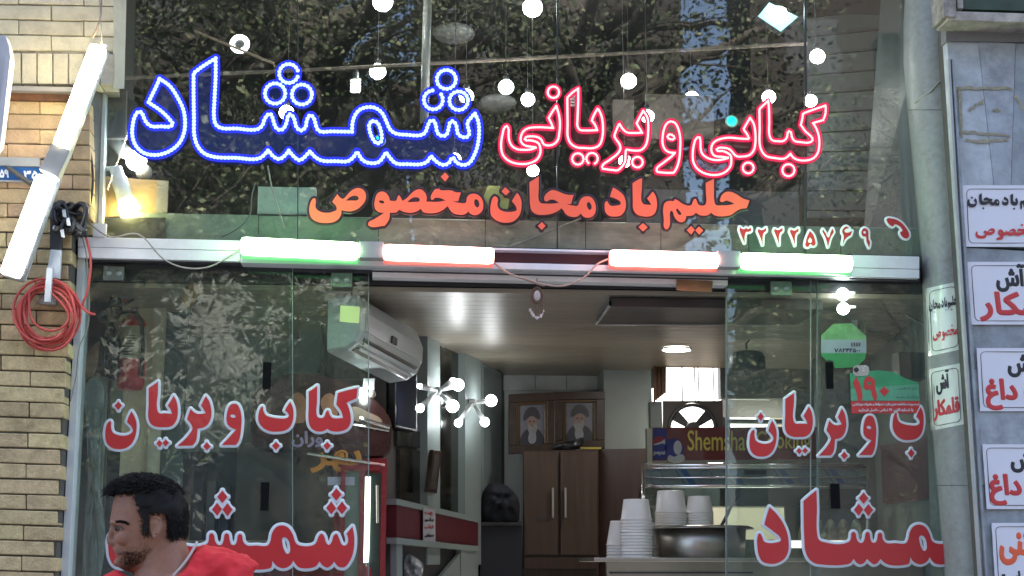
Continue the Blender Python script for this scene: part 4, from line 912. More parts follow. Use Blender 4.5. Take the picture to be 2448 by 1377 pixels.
def cfl(px, py, w_, h_, Y, label, mm):
    t = thing('spiral_bulb', label, 'light bulb', P(px, py, Y), 'spiral bulbs behind the upper glass')
    c = P(px, py, Y); s_ = S(Y); r = w_ / 2 * s_ * .8; n = 4
    pts = [c + Vector((r * math.cos(a), r * math.sin(a), (h_ * s_) * (.5 - i / (n * 14)))) for i, a in enumerate([k * 2 * math.pi / 14 for k in range(n * 14)])]
    obj('spiral', tube(pts, h_ * s_ / n * .36, 6), mm, t, smooth=True)
    obj('socket', lathe([(r * .8, 0), (r * .8, .03), (r * .4, .05)], c + Vector((0, 0, h_ * s_ * .55)), 12), M_black, t)
M_dim = emit('dim_spiral_glow', (1, .95, .88), 1.0)
cfl(850, 206, 26, 34, .5, 'spiral bulb above the blue neon arch', M_dim); cfl(1370, 241, 18, 30, .5, 'dim spiral bulb inside the tall red neon stroke', mat('unlit_spiral', (.55, .55, .52), .3))
# ring lamp, green pilot lamps
t = thing('ring_lamp', 'small round lamp with dark centre at the upper left', 'lamp', P(573, 105, .4)); c = P(573, 105, .4)
obj('ring', tube([c + Vector((math.cos(a * .26) * .034, 0, math.sin(a * .26) * .034)) for a in range(24)], .011, 8, True), emit('ring_glow', (1, 1, 1), 2.2), t, smooth=True)
obj('centre', lathe([(.026, 0), (.026, .02)], c + Vector((0, .01, 0)), 20, (0, 1, 0)), M_black, t)
M_pil_ = emit('green_pilot', (.0, .62, .42), 1.0)
for (a, b, r, lb) in ((1749, 290, 14, 'round green pilot lamp beside the red neon word'), (908, 336, 13, 'round green pilot lamp inside the blue neon arch')):
    t = thing('pilot_lamp', lb, 'lamp', P(a, b, .15), 'green pilot lamps'); c = P(a, b, .15)
    obj('lens', ball(c, r * .8 * S(.15), 14, 8), M_pil_, t, smooth=True)
    obj('bezel', tube([c + Vector((math.cos(k * .31), 0, math.sin(k * .31))) * (r * S(.15)) for k in range(20)], .004, 6, True), mat('pale_bezel', (.5, .6, .55), .3), t)
# floodlight
t = thing('floodlight', 'square floodlight with teal glass and bright centre at the top right', 'lamp', P(1860, 70, .25))
obj('housing', prism([P(x, y, .30) for x, y in ((1810, 38), (1868, 78), (1912, 40), (1838, 2))], (0, .05, .0)), M_dark, t, bevel=.004)
obj('lens', prism([P(x, y, .285) for x, y in ((1814, 37), (1868, 73), (1907, 40), (1839, 6))], (0, .012, 0)), mat('teal_glass', (.18, .42, .46), .15, emis=(.25, .6, .66), estr=.55), t)
obj('lamp_core', ball(P(1862, 26, .27), 17 * S(.27), 14, 8, (1.2, .5, .7)), emit('flood_core', (.9, 1, 1), 8), t, smooth=True)
# pendant shades, pipes, conduits inside
for (a, b, w_, h_, lb) in ((1085, 80, 54, 26, 'dim oval ceiling dish near the grey post'), (1190, 246, 48, 21, 'dim oval dish beside the blue neon rings')):
    obj('ceiling_dish', ball(P(a, b, .9), w_ * S(.9), 24, 8, (1, .9, h_ / w_ * .9)), mat('dim_dish', (.17, .17, .17), .4), label=lb, cat='lamp', group='unlit dishes', smooth=True)
obj('grey_post', tube([P(1024, -60, .3), P(1014, 292, .3)], 11 * S(.3), 10), mat('post_grey', (.25, .25, .24), .4), label='grey vertical post behind the upper glass, left of centre', cat='post', smooth=True)
obj('cross_rail', tube([P(300, 186, .35), P(720, 168, .35), P(1200, 143, .35), P(1930, 104, .35)], 5 * S(.35), 8), mat('brown_rail', (.20, .15, .12), .6), label='thin brown rail running across behind the whole upper window', cat='rail')
obj('slanting_rod', tube([P(465, 74, .32), P(655, 152, .32)], 3.4 * S(.3), 7), mat('tan_rod', (.38, .26, .18), .6), label='thin tan rod slanting past the ring lamp', cat='rod')
for (pts, lb) in ((((640, 396), (650, 450), (680, 545)), 'loose pale cable hanging over the light grey box'), (((1040, 610), (1220, 590), (1390, 522)), 'pale stick slanting below the orange words')):
    obj('loose_rod', tube([P(x, y, .045) for x, y in pts], .0035, 6), mat('pale_cable', (.45, .42, .38), .5), label=lb, cat='cable')
obj('junction_box', pbox(616, 447, 755, 513, .10, .05), mat('pale_green_box', (.40, .50, .47), .4), label='light grey-green flat box at the left end of the orange words', cat='box', bevel=.003)
for (a, b, c_, d, lb) in ((1466, 238, 1516, 312, 'small brown board behind the red neon words'), (1545, 226, 1706, 332, 'wide brown board behind the red neon words'), (1500, 455, 1910, 545, 'long grey sheet behind the orange words, right half')):
    obj('board', pbox(a, b, c_, d, .5 if b < 400 else .25, .02), mat('brown_board', (.13, .10, .085), .6) if b < 400 else mat('grey_sheet', (.12, .14, .15), .4), label=lb, cat='board')
t = thing('food_sticker', 'brown oval sticker with a pale yellow shape behind the orange words', 'sticker', P(1175, 505, .012)); fm = planemap(.012)
obj('oval', fill([Vector((1176 + 85 * math.cos(a * .25), 472 + 27 * math.sin(a * .25))) for a in range(25)], [], fm, 0), mat('brown_oval', (.20, .12, .05), .4), t)
flat('yellow_shape', [(1166, 444), (1196, 445), (1192, 456), (1206, 472), (1218, 476), (1214, 500), (1196, 498), (1190, 470), (1180, 462), (1168, 496), (1156, 470)], mat('pale_yellow_print', (.80, .80, .25), .4), t, fm, .001)
# lamps in the left corner
cb = thing('cardboard_panel', 'tan cardboard sheet lit by a spotlight at the left end of the upper window', 'panel', P(310, 515, .06))
obj('sheet', pq([(232, 520), (400, 508), (403, 432), (330, 428), (240, 420)], .07, .01), M_card, cb)
obj('sheet_edge', pq([(372, 509), (399, 508), (402, 433), (376, 432)], .06, .008), mat('grey_card', (.34, .31, .27), .6), cb)
sp = thing('spot_holder', 'white spotlight holder with a glowing spiral bulb, pointing down right', 'lamp', P(310, 515, .0))
a = P(276, 402, .02); b = P(300, 476, .02); d = (b - a).normalized()
obj('holder', tube([a, a + d * .05, a + d * .052, a + d * .085, b], .03, 18, radii=[.026, .028, .033, .033, .036]), M_aluw, sp, smooth=True)
obj('arm', tube([P(250, 404, .03), a], .010, 8), M_aluw, sp)
a2 = P(302, 478, .02)
pts = []
for k in range(40):
    an = k * .55; e1 = d.orthogonal().normalized(); e2 = d.cross(e1)
    pts.append(a2 + d * (k / 40 * .062) + (e1 * math.cos(an) + e2 * math.sin(an)) * (.026 + .012 * k / 40))
obj('glowing_spiral', tube(pts, .0095, 7), emit('warm_spiral_glow', (1, .86, .35), 7), sp, smooth=True)
s2_ = thing('spot_holder', 'white spotlight holder with a round white bulb, behind the blue neon tail', 'lamp', P(326, 405, .02))
obj('holder', tube([P(265, 330, .10), P(300, 365, .09), P(312, 374, .09)], .02, 14, radii=[.026, .03, .022]), M_aluw, s2_, smooth=True)
obj('globe', ball(P(326, 384, .08), 25 * S(.05), 18, 12), emit('spot_globe', (1, .99, .97), 7), s2_, smooth=True)
obj('light_bulb', ball(P(344, 412, .12), 20 * S(.1), 16, 10), mat('unlit_globe', (.42, .38, .33), .3), label='unlit frosted bulb just under the white spotlight', cat='light bulb', smooth=True)

# ------------------------------------------------------------------ wires, coil and bracket at left
def wire(pts, r, m, label, Y=-.1, cat='cable', sub=6, n=6):
    q = cr([(x, y, False) for x, y in pts], sub, False)
    return obj('cable', tube([P(p.x, p.y, Y) for p in q], r, n), m, label=label, cat=cat, smooth=True)
wire([(206, 526), (262, 566), (330, 560), (392, 620), (440, 640), (500, 638), (575, 595)], .0035, M_wire, 'thin grey cable sagging across the left part of the beam', -.11)
wire([(1180, 627), (1210, 650), (1260, 668), (1300, 680), (1350, 683), (1395, 664), (1430, 630), (1458, 618)], .004, mat('tan_wire', (.5, .36, .28), .5), 'tan wire looping between the two red tubes', -.12)
wire([(1182, 629), (1215, 652), (1262, 671), (1302, 684)], .0035, MATS['tan_wire'], 'second tan wire beside the loop between the red tubes', -.115)
wire([(530, 566), (570, 545), (598, 512), (602, 468), (610, 440)], .003, M_wiredk, 'thin dark cable rising left of the light grey box', -.015)
wire([(196, 540), (212, 590), (217, 630), (208, 700), (199, 735), (222, 752)], .006, M_hose, 'red cord hanging from the beam end to the coil', -.13)
wire([(190, 545), (205, 600), (212, 700), (210, 780), (190, 830), (182, 900), (168, 960)], .003, M_wire, 'thin pale cable running down the left jamb', -.115)
wire([(190, 250), (214, 350), (222, 440), (206, 520), (196, 535)], .005, M_wiredk, 'dark cable curving down beside the upper left reveal', -.14)
wire([(244, 110), (240, 40), (236, -40)], .0028, M_wire, 'thin cable holding the slanting tube, running up', -.34)
wire([(222, 90), (238, 50), (243, 0), (246, -40)], .004, mat('brown_cord', (.3, .2, .13), .6), 'brown cord beside the thin cable over the slanting tube', -.33)
random.seed(11)
co = thing('cord_coil', 'coil of red cord hanging on the brick pillar', 'cord', P(115, 840, -.2))
pts = []
for k in range(9 * 26):
    a = k * 2 * math.pi / 26; lp = k / 26
    rx = 66 + 10 * math.sin(lp * 2.1) ; ry = 70 + 9 * math.cos(lp * 1.7)
    cx = 113 + 8 * math.sin(lp * 3.3); cyy = 752 + 9 * math.cos(lp * 2.7)
    pts.append(P(cx + rx * math.cos(a), cyy + ry * math.sin(a), -.20 - .02 * math.sin(lp * 4) - .012 * math.sin(a * 2 + lp)))
obj('loops', tube(pts, .0053, 7), M_hose, co, smooth=True)
wire([(70, 700), (80, 770), (130, 790), (165, 760), (120, 700)], .005, M_hose, 'slack loop of red cord crossing the coil', -.23)
wire([(180, 700), (196, 735), (212, 748), (228, 752)], .0048, M_hose, 'loose tail of red cord right of the coil', -.2)
br = thing('wall_bracket', 'white metal bracket strip with a dark strap above the red coil', 'bracket', P(125, 725, -.2))
obj('strap', pq([(119, 594), (147, 596), (150, 500), (120, 500)], -.19, .02), M_dark, br)
obj('strip', pq([(110, 662), (142, 666), (147, 598), (121, 596)], -.2, .02), M_aluw, br, bevel=.002)
obj('strip', pq([(105, 722), (120, 722), (126, 640), (111, 640)], -.245, .015), M_aluw, br, bevel=.002)
obj('plate', pq([(92, 726), (134, 729), (136, 706), (96, 704)], -.175, .015), mat('grey_plate', (.36, .36, .36), .4, .3), br)
obj('bolt', lathe([(.012, 0), (.012, .008), (.006, .01)], P(134, 546, -.2), 14, (0, -1, 0)), M_steeld, br)
cl = thing('cable_bundle', 'tangle of black cables at the left end of the beam', 'cable', P(170, 560, -.18))
for k in range(10):
    q = [(random.uniform(122, 150), random.uniform(488, 515))] + [(random.uniform(128, 205), random.uniform(482, 560)) for _ in range(3)] + [(random.uniform(175, 208), random.uniform(535, 572))]
    s_ = cr([(x, y, False) for x, y in q], 6, False)
    obj('cable_loop', tube([P(p.x, p.y, -.19 + .03 * math.sin(i * .4 + k)) for i, p in enumerate(s_)], random.choice((.005, .008, .012)), 6), M_wiredk if k % 3 else M_black, cl, smooth=True)
for k, (x, y) in enumerate(((150, 500), (160, 520), (146, 548))):
    obj('tape_tag', pq([(x, y + 18), (x + 9, y + 20), (x + 6, y), (x - 2, y + 2)], -.235, .004), M_aluw, cl)
# street number plate
np_ = thing('number_plate', 'blue enamel plate with white numerals on the bricks behind the slanting tube', 'sign', P(40, 432, -.19))
obj('plate', pbox(-120, 398, 95, 429, -.185, .01), mat('enamel_blue', (.02, .12, .36), .3, dirt=.6), np_)
obj('plate_edge', pbox(-120, 375, 95, 396, -.19, .012), mat('grey_edge', (.36, .37, .36), .5, dirt=.5), np_); obj('plate_edge', pbox(-120, 430, 95, 434, -.19, .012), MATS['grey_edge'], np_)
text_at('۰۳۵', 48, 409, 90, 427, planemap(-.187), M_vwh, np_, 1.1); text_at('۵۹', 0, 406, 20, 424, planemap(-.187), M_vwh, np_, 1.1)
obj('slanting_bar', tube([P(18, 400, -.20), P(75, 440, -.20)], .01, 8), M_rv, np_)

# ------------------------------------------------------------------ behind the lower left window
fe = thing('fire_extinguisher', 'red fire extinguisher with a paper label behind the left window', 'fire extinguisher', P(313, 905, .42))
c0 = P(313, 905, .42); s_ = S(.42); r = 32 * s_
obj('cylinder', lathe([(r * .85, -.05), (r, -.03), (r, 120 * s_), (r * .95, 130 * s_), (r * .8, 141 * s_), (r * .5, 150 * s_), (r * .28, 154 * s_)], c0, 32), mat('extinguisher_red', (.62, .03, .03), .25, coat=.4), fe, smooth=True)
obj('label', lathe([(r * 1.01, 44 * s_), (r * 1.01, 122 * s_)], c0, 32), mat('aged_label', (.75, .68, .5), .5, var=.2, scale=30, stretch=(1, 1, 6)), fe, smooth=True)
obj('label_print', join(*[box((c0.x - r * .55, c0.y - r * 1.03, c0.z + (52 + i * 6.5) * s_), (c0.x + r * random.uniform(.1, .5), c0.y - r * .9, c0.z + (53.6 + i * 6.5) * s_)) for i in range(8)]), M_inkb, fe)
obj('neck', lathe([(.014, 150 * s_), (.018, 165 * s_), (.012, 172 * s_)], c0, 12), M_steeld, fe)
obj('lever', tube([P(294, 734, .38), P(306, 724, .38), P(318, 716, .37), P(329, 706, .36)], .006, 6), M_black, fe); obj('lever', tube([P(290, 748, .38), P(312, 744, .38), P(326, 748, .37)], .007, 6), M_black, fe)
obj('gauge', lathe([(.016, 0), (.014, .012)], P(302, 718, .40), 14, (0, -1, 0)), mat('orange_gauge', (.6, .12, .03), .4), fe)
obj('hose', tube([P(327, 748, .37), P(340, 770, .37), P(342, 830, .37), P(338, 900, .37)], .008, 8), M_black, fe, smooth=True)
def blob(name, pts, Y, m, label, cat, depth=.06, group=None, seed=1, lumps=.25, par=None):
    """a puffy shape from a traced silhouette (bags, cloth)"""
    q = cr([(x, y, False) for x, y in pts], 5); n = len(q); cx = sum(p.x for p in q) / n; cyy = sum(p.y for p in q) / n
    V = [];F = []; RR = 7
    for side in (0, 1):
        for k in range(RR):
            f = 1 - k / RR; z = math.sqrt(max(0, 1 - f * f)) * depth
            for p in q:
                X, Yy = cx + (p.x - cx) * f, cyy + (p.y - cyy) * f
                nz = 1 + lumps * noise.noise(Vector((X * .06, Yy * .06, seed)))* 2.2
                V.append(P(X, Yy, Y) + Vector((0, (-z if side == 0 else z) * nz, 0)))
    for side in (0, 1):
        o_ = side * RR * n
        for k in range(RR - 1):
            for i in range(n):
                a, b, c_, d_ = o_ + k * n + i, o_ + k * n + (i + 1) % n, o_ + (k + 1) * n + (i + 1) % n, o_ + (k + 1) * n + i
                F.append((a, b, c_, d_) if side == 0 else (d_, c_, b, a))
        f_ = tuple(o_ + (RR - 1) * n + i for i in range(n)); F.append(f_ if side == 0 else f_[::-1])
    return obj(name, (V, F), m, par, label=label, cat=cat, group=group, smooth=True)
blob('plastic_bag', [(266, 680), (282, 690), (290, 715), (292, 745), (280, 765), (264, 768), (252, 745), (262, 715)], .36, M_gloss, 'upper shiny black plastic bag hanging left of the extinguisher', 'bag', .035, 'black plastic bags', 1, .6)
blob('plastic_bag', [(262, 768), (276, 785), (287, 805), (286, 850), (278, 905), (258, 905), (248, 850), (252, 800)], .36, M_gloss, 'lower shiny black plastic bag hanging left of the extinguisher', 'bag', .035, 'black plastic bags', 5, .6)
obj('torn_poster', pq([(190, 905), (222, 900), (234, 870), (238, 815), (218, 830), (206, 850)], .30, .004), mat('torn_tan_paper', (.45, .30, .20), .7, var=.3, scale=12), label='torn tan paper strip at the left end behind the left window', cat='paper')
# air conditioner
ac = thing('air_conditioner', 'white split air conditioner high on the left wall with a half open front', 'air conditioner', P(880, 880, .8))
e0 = P(812, 780, .18); e1 = P(962, 862, .85); ax = (e1 - e0); L_ = ax.length; ax.normalize(); sd_ = Vector((ax.y, -ax.x, 0)).normalized()
prof = [(0, .13), (.08, .15), (.14, .13), (.17, .06), (.165, -.02), (.14, -.07), (.09, -.10), (0, -.11)]
def acp(u, v, t_): return e0 + ax * t_ + sd_ * (u - .06) + Z * v
V = []; 
for t_ in (0, .02, L_ - .02, L_):
    k_ = 1 if 0 < t_ < L_ else .93
    V += [acp(u * k_, v * k_, t_) for u, v in prof]
n = len(prof); F = [tuple(range(n)), tuple(range(3 * n, 4 * n))[::-1]]
for i in range(3):
    for k in range(n): F.append((i * n + k, (i + 1) * n + k, (i + 1) * n + (k + 1) % n, i * n + (k + 1) % n))
M_ac = mat('ac_white', (.50, .55, .54), .22, var=.03, coat=.3)
obj('casing', (V, F), M_ac, ac, bevel=.006, smooth=False)
def acq(pts, off, m, name):
    f = [acp(u, v, t_) for u, v, t_ in pts]; nn = (f[1] - f[0]).cross(f[2] - f[0]).normalized()
    if nn.dot(CAM - f[0]) < 0: nn = -nn
    obj(name, prism([p + nn * off for p in f], -nn * .006), m, ac)
acq([(.172, .05, .03), (.172, .05, L_ - .03), (.168, -.02, L_ - .03), (.168, -.02, .03)], .004, M_ac, 'front_panel')
acq([(.155, -.045, .05), (.155, -.045, L_ - .05), (.100, -.098, L_ - .05), (.100, -.098, .05)], .003, M_black, 'outlet')
acq([(.145, -.055, .06), (.145, -.055, L_ - .06), (.135, -.066, L_ - .06), (.135, -.066, .06)], .014, M_ac, 'louvre')
acq([(.125, -.075, .06), (.125, -.075, L_ - .06), (.115, -.085, L_ - .06), (.115, -.085, .06)], .014, M_ac, 'louvre')
acq([(.175, .02, .3), (.175, .02, .36), (.172, -.012, .36), (.172, -.012, .3)], .008, M_black, 'display')
wire([(765, 640), (770, 780), (778, 850), (760, 890)], .008, M_wiredk, 'black cable running down the grey wall left of the air conditioner', .95)
wire([(832, 720), (860, 735), (852, 760)], .004, M_wiredk, 'thin black cable above the yellow-green note', .9)
# fridge
fr = thing('drinks_fridge', 'red glass-door drinks fridge with a curved picture header', 'fridge', P(780, 1377, .8)); FY = .62
obj('cabinet', pbox(797, 1095, 922, 1500, FY + .02, .45), M_red, fr)
hp = T('X: 600,940c 640,912 700,892 780,900 860,930 915,975 935,1010 936,1045 925,1082 900,1090 780,1075 600,1062c')
obj('header', prism([P(p.x, p.y, FY) for p in hp], (0, .3, 0)), mat('header_dark', (.075, .018, .018), .25, var=.3, scale=5, coat=.4), fr)
fm_ = planemap(FY - .001)
M_meat = mat('meat_print', (.55, .25, .14), .4, var=.2, scale=14)
obj('picture', fill(T('X: 695,950 712,938 728,950 732,1005 712,1012 696,1008'), [], fm_, .001), M_meat, fr); obj('picture', fill(T('X: 768,955 790,940 806,965 800,1000 778,990'), [], fm_, .001), M_meat, fr)
obj('picture', fill(T('X: 838,975 880,985 915,1010 905,1028 860,1010 840,1000'), [], fm_, .001), mat('meat_print_pale', (.5, .38, .28), .4, var=.2, scale=14), fr)
obj('chrome_strip', tube([P(740, 1000, FY - .01), P(860, 1018, FY - .01), P(930, 1030, FY - .01)], .006, 8), M_chrome, fr)
obj('chrome_strip', tube([P(735, 1084, FY - .01), P(920, 1112, FY - .01)], .008, 8), M_chrome, fr); obj('chrome_strip', tube([P(860, 1000, FY - .012), P(932, 1022, FY - .012)], .012, 8), M_chrome, fr)
text_at('وران', 698, 1032, 770, 1068, fm_, mat('lilac_print', (.45, .38, .62), .4), fr, 1.6); text_at('بهر', 744, 1078, 862, 1128, fm_, mat('orange_print', (.75, .28, .02), .4), fr, 2.6)
obj('paper_label', pbox(783, 1140, 848, 1160, FY - .004, .004), mat('label_white', (.5, .5, .62), .4), fr)
obj('door_frame', join(pbox(812, 1112, 822, 1500, FY - .02, .03), pbox(858, 1120, 870, 1500, FY - .02, .03), pbox(909, 1128, 921, 1500, FY - .02, .03), pbox(822, 1112, 909, 1124, FY - .022, .03)), M_red, fr)
obj('glass_door', pbox(823, 1125, 857, 1500, FY, .01), mat('pale_green_glass', (.20, .27, .22), .12), fr); obj('glass_door', pbox(871, 1131, 908, 1500, FY, .01), mat('dark_green_glass', (.05, .08, .07), .1), fr)
obj('light_strip', pbox(871, 1140, 884, 1345, FY - .006, .008), emit('fridge_light', (.95, 1, .85), 1.0), fr); obj('handle', tube([P(902, 1160, FY - .04), P(903, 1250, FY - .04)], .006, 8), M_steeld, fr)
blob('red_jug', [(872, 1350), (884, 1354), (890, 1377), (892, 1420), (862, 1420), (866, 1370)], .5, M_red, 'small red lidded object at the foot of the fridge', 'jug', .04)
# dim shelves and goods left of the fridge
sh_ = thing('back_shelf', 'dim shelving with bottles and boxes behind the left window', 'shelf', P(500, 1377, 1.0))
obj('shelf_back', pbox(240, 1080, 640, 1500, 1.1, .03), mat('dim_grey_board', (.09, .10, .11), .5, var=.3, scale=3), sh_)
random.seed(21)
cols = [(.05, .055, .07), (.10, .10, .11), (.02, .04, .10), (.12, .05, .05), (.16, .16, .15), (.08, .09, .07)]
for k in range(11):
    x = 262 + k * 33; hh = random.uniform(90, 170); mm = mat('shelf_goods_%s' % 'abcdef'[k % 6], cols[k % 6], .35, var=.2)
    obj('carton', pbox(x, 1290 - hh, x + random.uniform(20, 29), 1290, .98 + random.uniform(0, .05), .1), mm, sh_, bevel=.004)
obj('shelf_board', pbox(240, 1291, 640, 1299, .92, .2), M_steeld, sh_)
pn = pbox(560, 1060, 790, 1500, .95, .05); obj('tall_mirror_panel', pn, mat('smoked_mirror', (.14, .145, .14), .15, .8, var=.2, scale=4), label='smoky mirrored panel between the shelving and the fridge', cat='panel')
blob('white_curtain', [(215, 905), (240, 910), (244, 1000), (240, 1150), (252, 1290), (240, 1377), (226, 1420), (204, 1377), (212, 1150), (206, 1000)], .33, mat('pale_plastic_film', (.36, .42, .42), .25, var=.25, scale=6), 'pale plastic film hanging at the left end behind the left window', 'film', .02, seed=3, lumps=.8)
# TV, wall items
tv = thing('television', 'dark flat television edge-on on the left wall under the air conditioner', 'television', PL(975, 1030, .2))
lpan('casing', [(946, 1022), (998, 1034), (998, 880), (946, 845)], .05, .04, M_black, tv, bevel=.006)
lpan('screen', [(949, 1015), (995, 1026), (995, 886), (949, 853)], .053, .002, mat('screen_dark', (.01, .012, .025), .8, spec=.05), tv)
sc_i = 0
def sconce(px, py, bulbs, label):
    t = thing('wall_lamp', label, 'lamp', PL(px, py, .1), 'bulb clusters on the pillars')
    hub = PL(px, py, .10)
    obj('hub', ball(hub, .022, 10, 8), M_aluw, t, smooth=True)
    obj('back_plate', tube([PL(px, py, .06), hub], .02, 10), M_aluw, t)
    for (bx, by, br) in bulbs:
        c = PL(bx, by, .16); dd = (c - hub).normalized(); r_ = br * S(c.y)
        s = obj('socket', tube([hub, hub + (c - hub) * .45, c - dd * r_ * .8], .01, 10, radii=[.007, .012, .016]), M_aluw, t, smooth=True)
        obj('bulb', ball(c, r_, 14, 10), M_lamps, s, smooth=True)
sconce(1046, 935, [(1083, 912, 9), (1095, 920, 14.5), (1082, 971, 15), (1004, 976, 10), (1003, 923, 6)], 'left cluster of five glowing bulbs on the first pale pillar')
sconce(1130, 962, [(1174, 957.6, 14), (1096, 1011, 9.5), (1159, 1009, 11)], 'right cluster of three glowing bulbs on the second pale pillar')
lb_ = thing('wall_lamp', 'single glowing bulb at the tip of the red flag stroke on the left window', 'lamp', P(867, 955, .5)); obj('bulb', ball(P(867, 941, .5), 12 * S(.5), 16, 10, (1, 1, 1.2)), M_lamps, lb_, smooth=True)
obj('bulb', ball(P(889, 942, .54), 10 * S(.5), 14, 10), MATS['unlit_globe'], lb_, smooth=True); obj('socket', pbox(868, 905, 895, 932, .52, .02), M_aluw, lb_)
pf = thing('hanging_picture', 'narrow dark picture frame hanging on the first pale pillar', 'picture', PL(1040, 1180, .09))
lpan('frame', [(1023, 1176), (1045, 1180), (1056, 1078), (1036, 1075)], .085, .02, M_frame, pf, bevel=.002)
lpan('picture', [(1028, 1168), (1042, 1171), (1050, 1088), (1039, 1086)], .088, .002, mat('dim_picture', (.10, .09, .08), .3, var=.3, scale=20), pf)
pn_ = thing('wall_notice', 'narrow white notice with printed lines over the red wall band', 'notice', PL(1027, 1300, .09))
lpan('paper', [(1012, 1297), (1041, 1301), (1041, 1218), (1012, 1213)], .08, .002, mat('white_notice', (.5, .48, .52), .5), pn_)
for k, (yy, mm) in enumerate(((1228, M_inkr), (1243, M_inkb), (1260, M_inkr), (1280, M_inkb))): text_at(('غذا', 'پلو'.replace('پ', 'ب'), 'کباب', 'بریان')[k], 1016, yy - 4, 1037, yy + 4, lambda x, y, l=0.0: PL(x, y, .083 + l), mm, pn_, .5)
blob('plastic_carrier', [(962, 1345), (975, 1326), (992, 1332), (1010, 1348), (1012, 1366), (1000, 1390), (960, 1400)], 1.1, mat('clear_bag', (.45, .47, .46), .2, var=.25, scale=30, coat=.5), 'crumpled pale plastic bag in the niche of the low counter', 'bag', .05, seed=8, lumps=.7)
# dark bag and desk
blob('dark_bag', [(1150, 1250), (1152, 1185), (1165, 1160), (1180, 1152), (1205, 1158), (1225, 1172), (1240, 1196), (1242, 1230), (1236, 1252)], 2.3, mat('dark_fabric', (.012, .013, .02), .8), 'dark lumpy backpack on the desk left of the cupboard', 'bag', .14, seed=4)
dk = thing('dark_desk', 'dark blue-black desk between the red band and the cupboard', 'desk', P(1195, 1377, 2.3)); 
obj('top', pbox(1146, 1248, 1248, 1256, 2.2, .5), M_dark, dk); obj('front', pbox(1148, 1257, 1248, 1500, 2.24, .4), mat('blue_black', (.014, .016, .028), .5), dk)
# cupboard
cp = thing('wardrobe', 'tall brown laminate cupboard with two doors and white handles', 'cupboard', P(1340, 1377, 2.35)); 
obj('carcass', hexa([P(1250, 1500, 2.32), P(1431, 1500, 2.32), P(1431, 1074, 2.32), P(1250, 1078, 2.32), P(1250, 1500, 2.82), P(1431, 1500, 2.82), P(1431, 1076, 2.82), P(1250, 1078, 2.82)]), M_woodd, cp)
for (a, b, hx) in ((1253, 1334, 1320), (1340, 1428, 1350)):
    d_ = obj('door', pq([(a, 1326), (b, 1327), (b, 1080), (a, 1081)], 2.295, .02), M_wood, cp, bevel=.002)
    obj('handle', pbox(hx, 1166, hx + 4.4, 1237, 2.265, .02), mat('handle_white', (.36, .34, .32), .3), d_)
obj('drawer', pq([(1253, 1360), (1428, 1361), (1428, 1334), (1253, 1333)], 2.295, .02), M_woodd, cp, bevel=.002)
obj('side_unit', hexa([P(1432, 1500, 2.36), P(1545, 1500, 2.2), P(1545, 1072, 2.2), P(1432, 1074, 2.36), P(1432, 1500, 2.8), P(1545, 1500, 2.52), P(1545, 1072, 2.52), P(1432, 1074, 2.8)]), MATS['dark_brown_laminate'], cp)
obj('scuff', pbox(1283, 1235, 1305, 1246, 2.29, .003), mat('scuff_dark', (.05, .04, .035), .7), cp)
# portraits
def portrait(x0, y0, x1, y1, flip, label, lean):
    t = thing('framed_portrait', label, 'picture', P((x0 + x1) / 2, y1, 2.5), 'framed portraits on the cupboard')
    Y = 2.45
    def q(u, v): return (x0 + (x1 - x0) * u, y0 + (y1 - y0) * v + (u - .5) * lean)
    def fb(u0, v0, u1, v1, Yo, th, m, nm): obj(nm, pq([q(u0, v1), q(u1, v1), q(u1, v0), q(u0, v0)], Y - Yo, th), m, t, bevel=.003)
    fb(0, 0, 1, .14, .03, .05, M_frame, 'frame_rail'); fb(0, .86, 1, 1, .03, .05, M_frame, 'frame_rail'); fb(0, .14, .17, .86, .03, .05, M_frame, 'frame_rail'); fb(.83, .14, 1, .86, .03, .05, M_frame, 'frame_rail')
    fb(.17, .14, .83, .19, .02, .03, mat('gilt_slip', (.09, .05, .02), .3, .4), 'gilt_slip'); fb(.17, .19, .22, .86, .02, .03, MATS['gilt_slip'], 'gilt_slip'); fb(.78, .19, .83, .86, .02, .03, MATS['gilt_slip'], 'gilt_slip')
    fb(.22, .19, .78, .86, .0, .01, mat('portrait_ground', (.15, .145, .17), .4, var=.2, scale=6), 'picture_ground')
    pm = planemap(Y - .002); F_ = lambda pts: [Vector(q(.22 + .56 * (1 - u if flip else u), .19 + .67 * v)) for u, v in pts]
    def S2(pts, m, nm, l): obj(nm, fill(cr([(p.x, p.y, False) for p in F_(pts)], 4), [], pm, l), m, t)
    S2([(.02, .98), (.10, .76), (.30, .62), (.5, .66), (.72, .62), (.92, .78), (.98, .98)], mat('robe_print', (.018, .018, .03), .4), 'robe', .001)
    S2([(.40, .95), (.44, .68), (.58, .66), (.66, .75), (.60, .96)], mat('collar_print', (.22, .22, .24), .4), 'collar', .0015)
    S2([(.34, .36), (.50, .30), (.66, .36), (.69, .50), (.62, .62), (.50, .66), (.40, .62), (.33, .50)], mat('face_print', (.22, .14, .105), .4), 'face', .002)
    S2([(.36, .50), (.50, .54), (.66, .50), (.70, .62), (.62, .74), (.50, .80), (.40, .72), (.35, .60)], mat('grey_beard_print', (.22, .215, .21), .4, var=.2, scale=40), 'beard', .0025)
    S2([(.44, .53), (.51, .52), (.58, .53), (.51, .555)], mat('lip_print', (.2, .1, .09), .4), 'mouth', .003)
    S2([(.20, .40), (.22, .20), (.38, .08), (.60, .07), (.76, .18), (.80, .38), (.70, .36), (.50, .28), (.32, .34)], mat('turban_print', (.03, .025, .03), .4), 'turban', .003)
    for u in (.43, .58): S2([(u - .05, .42), (u, .40), (u + .05, .42), (u, .44)], mat('brow_print', (.05, .04, .04), .4), 'brow', .0032)
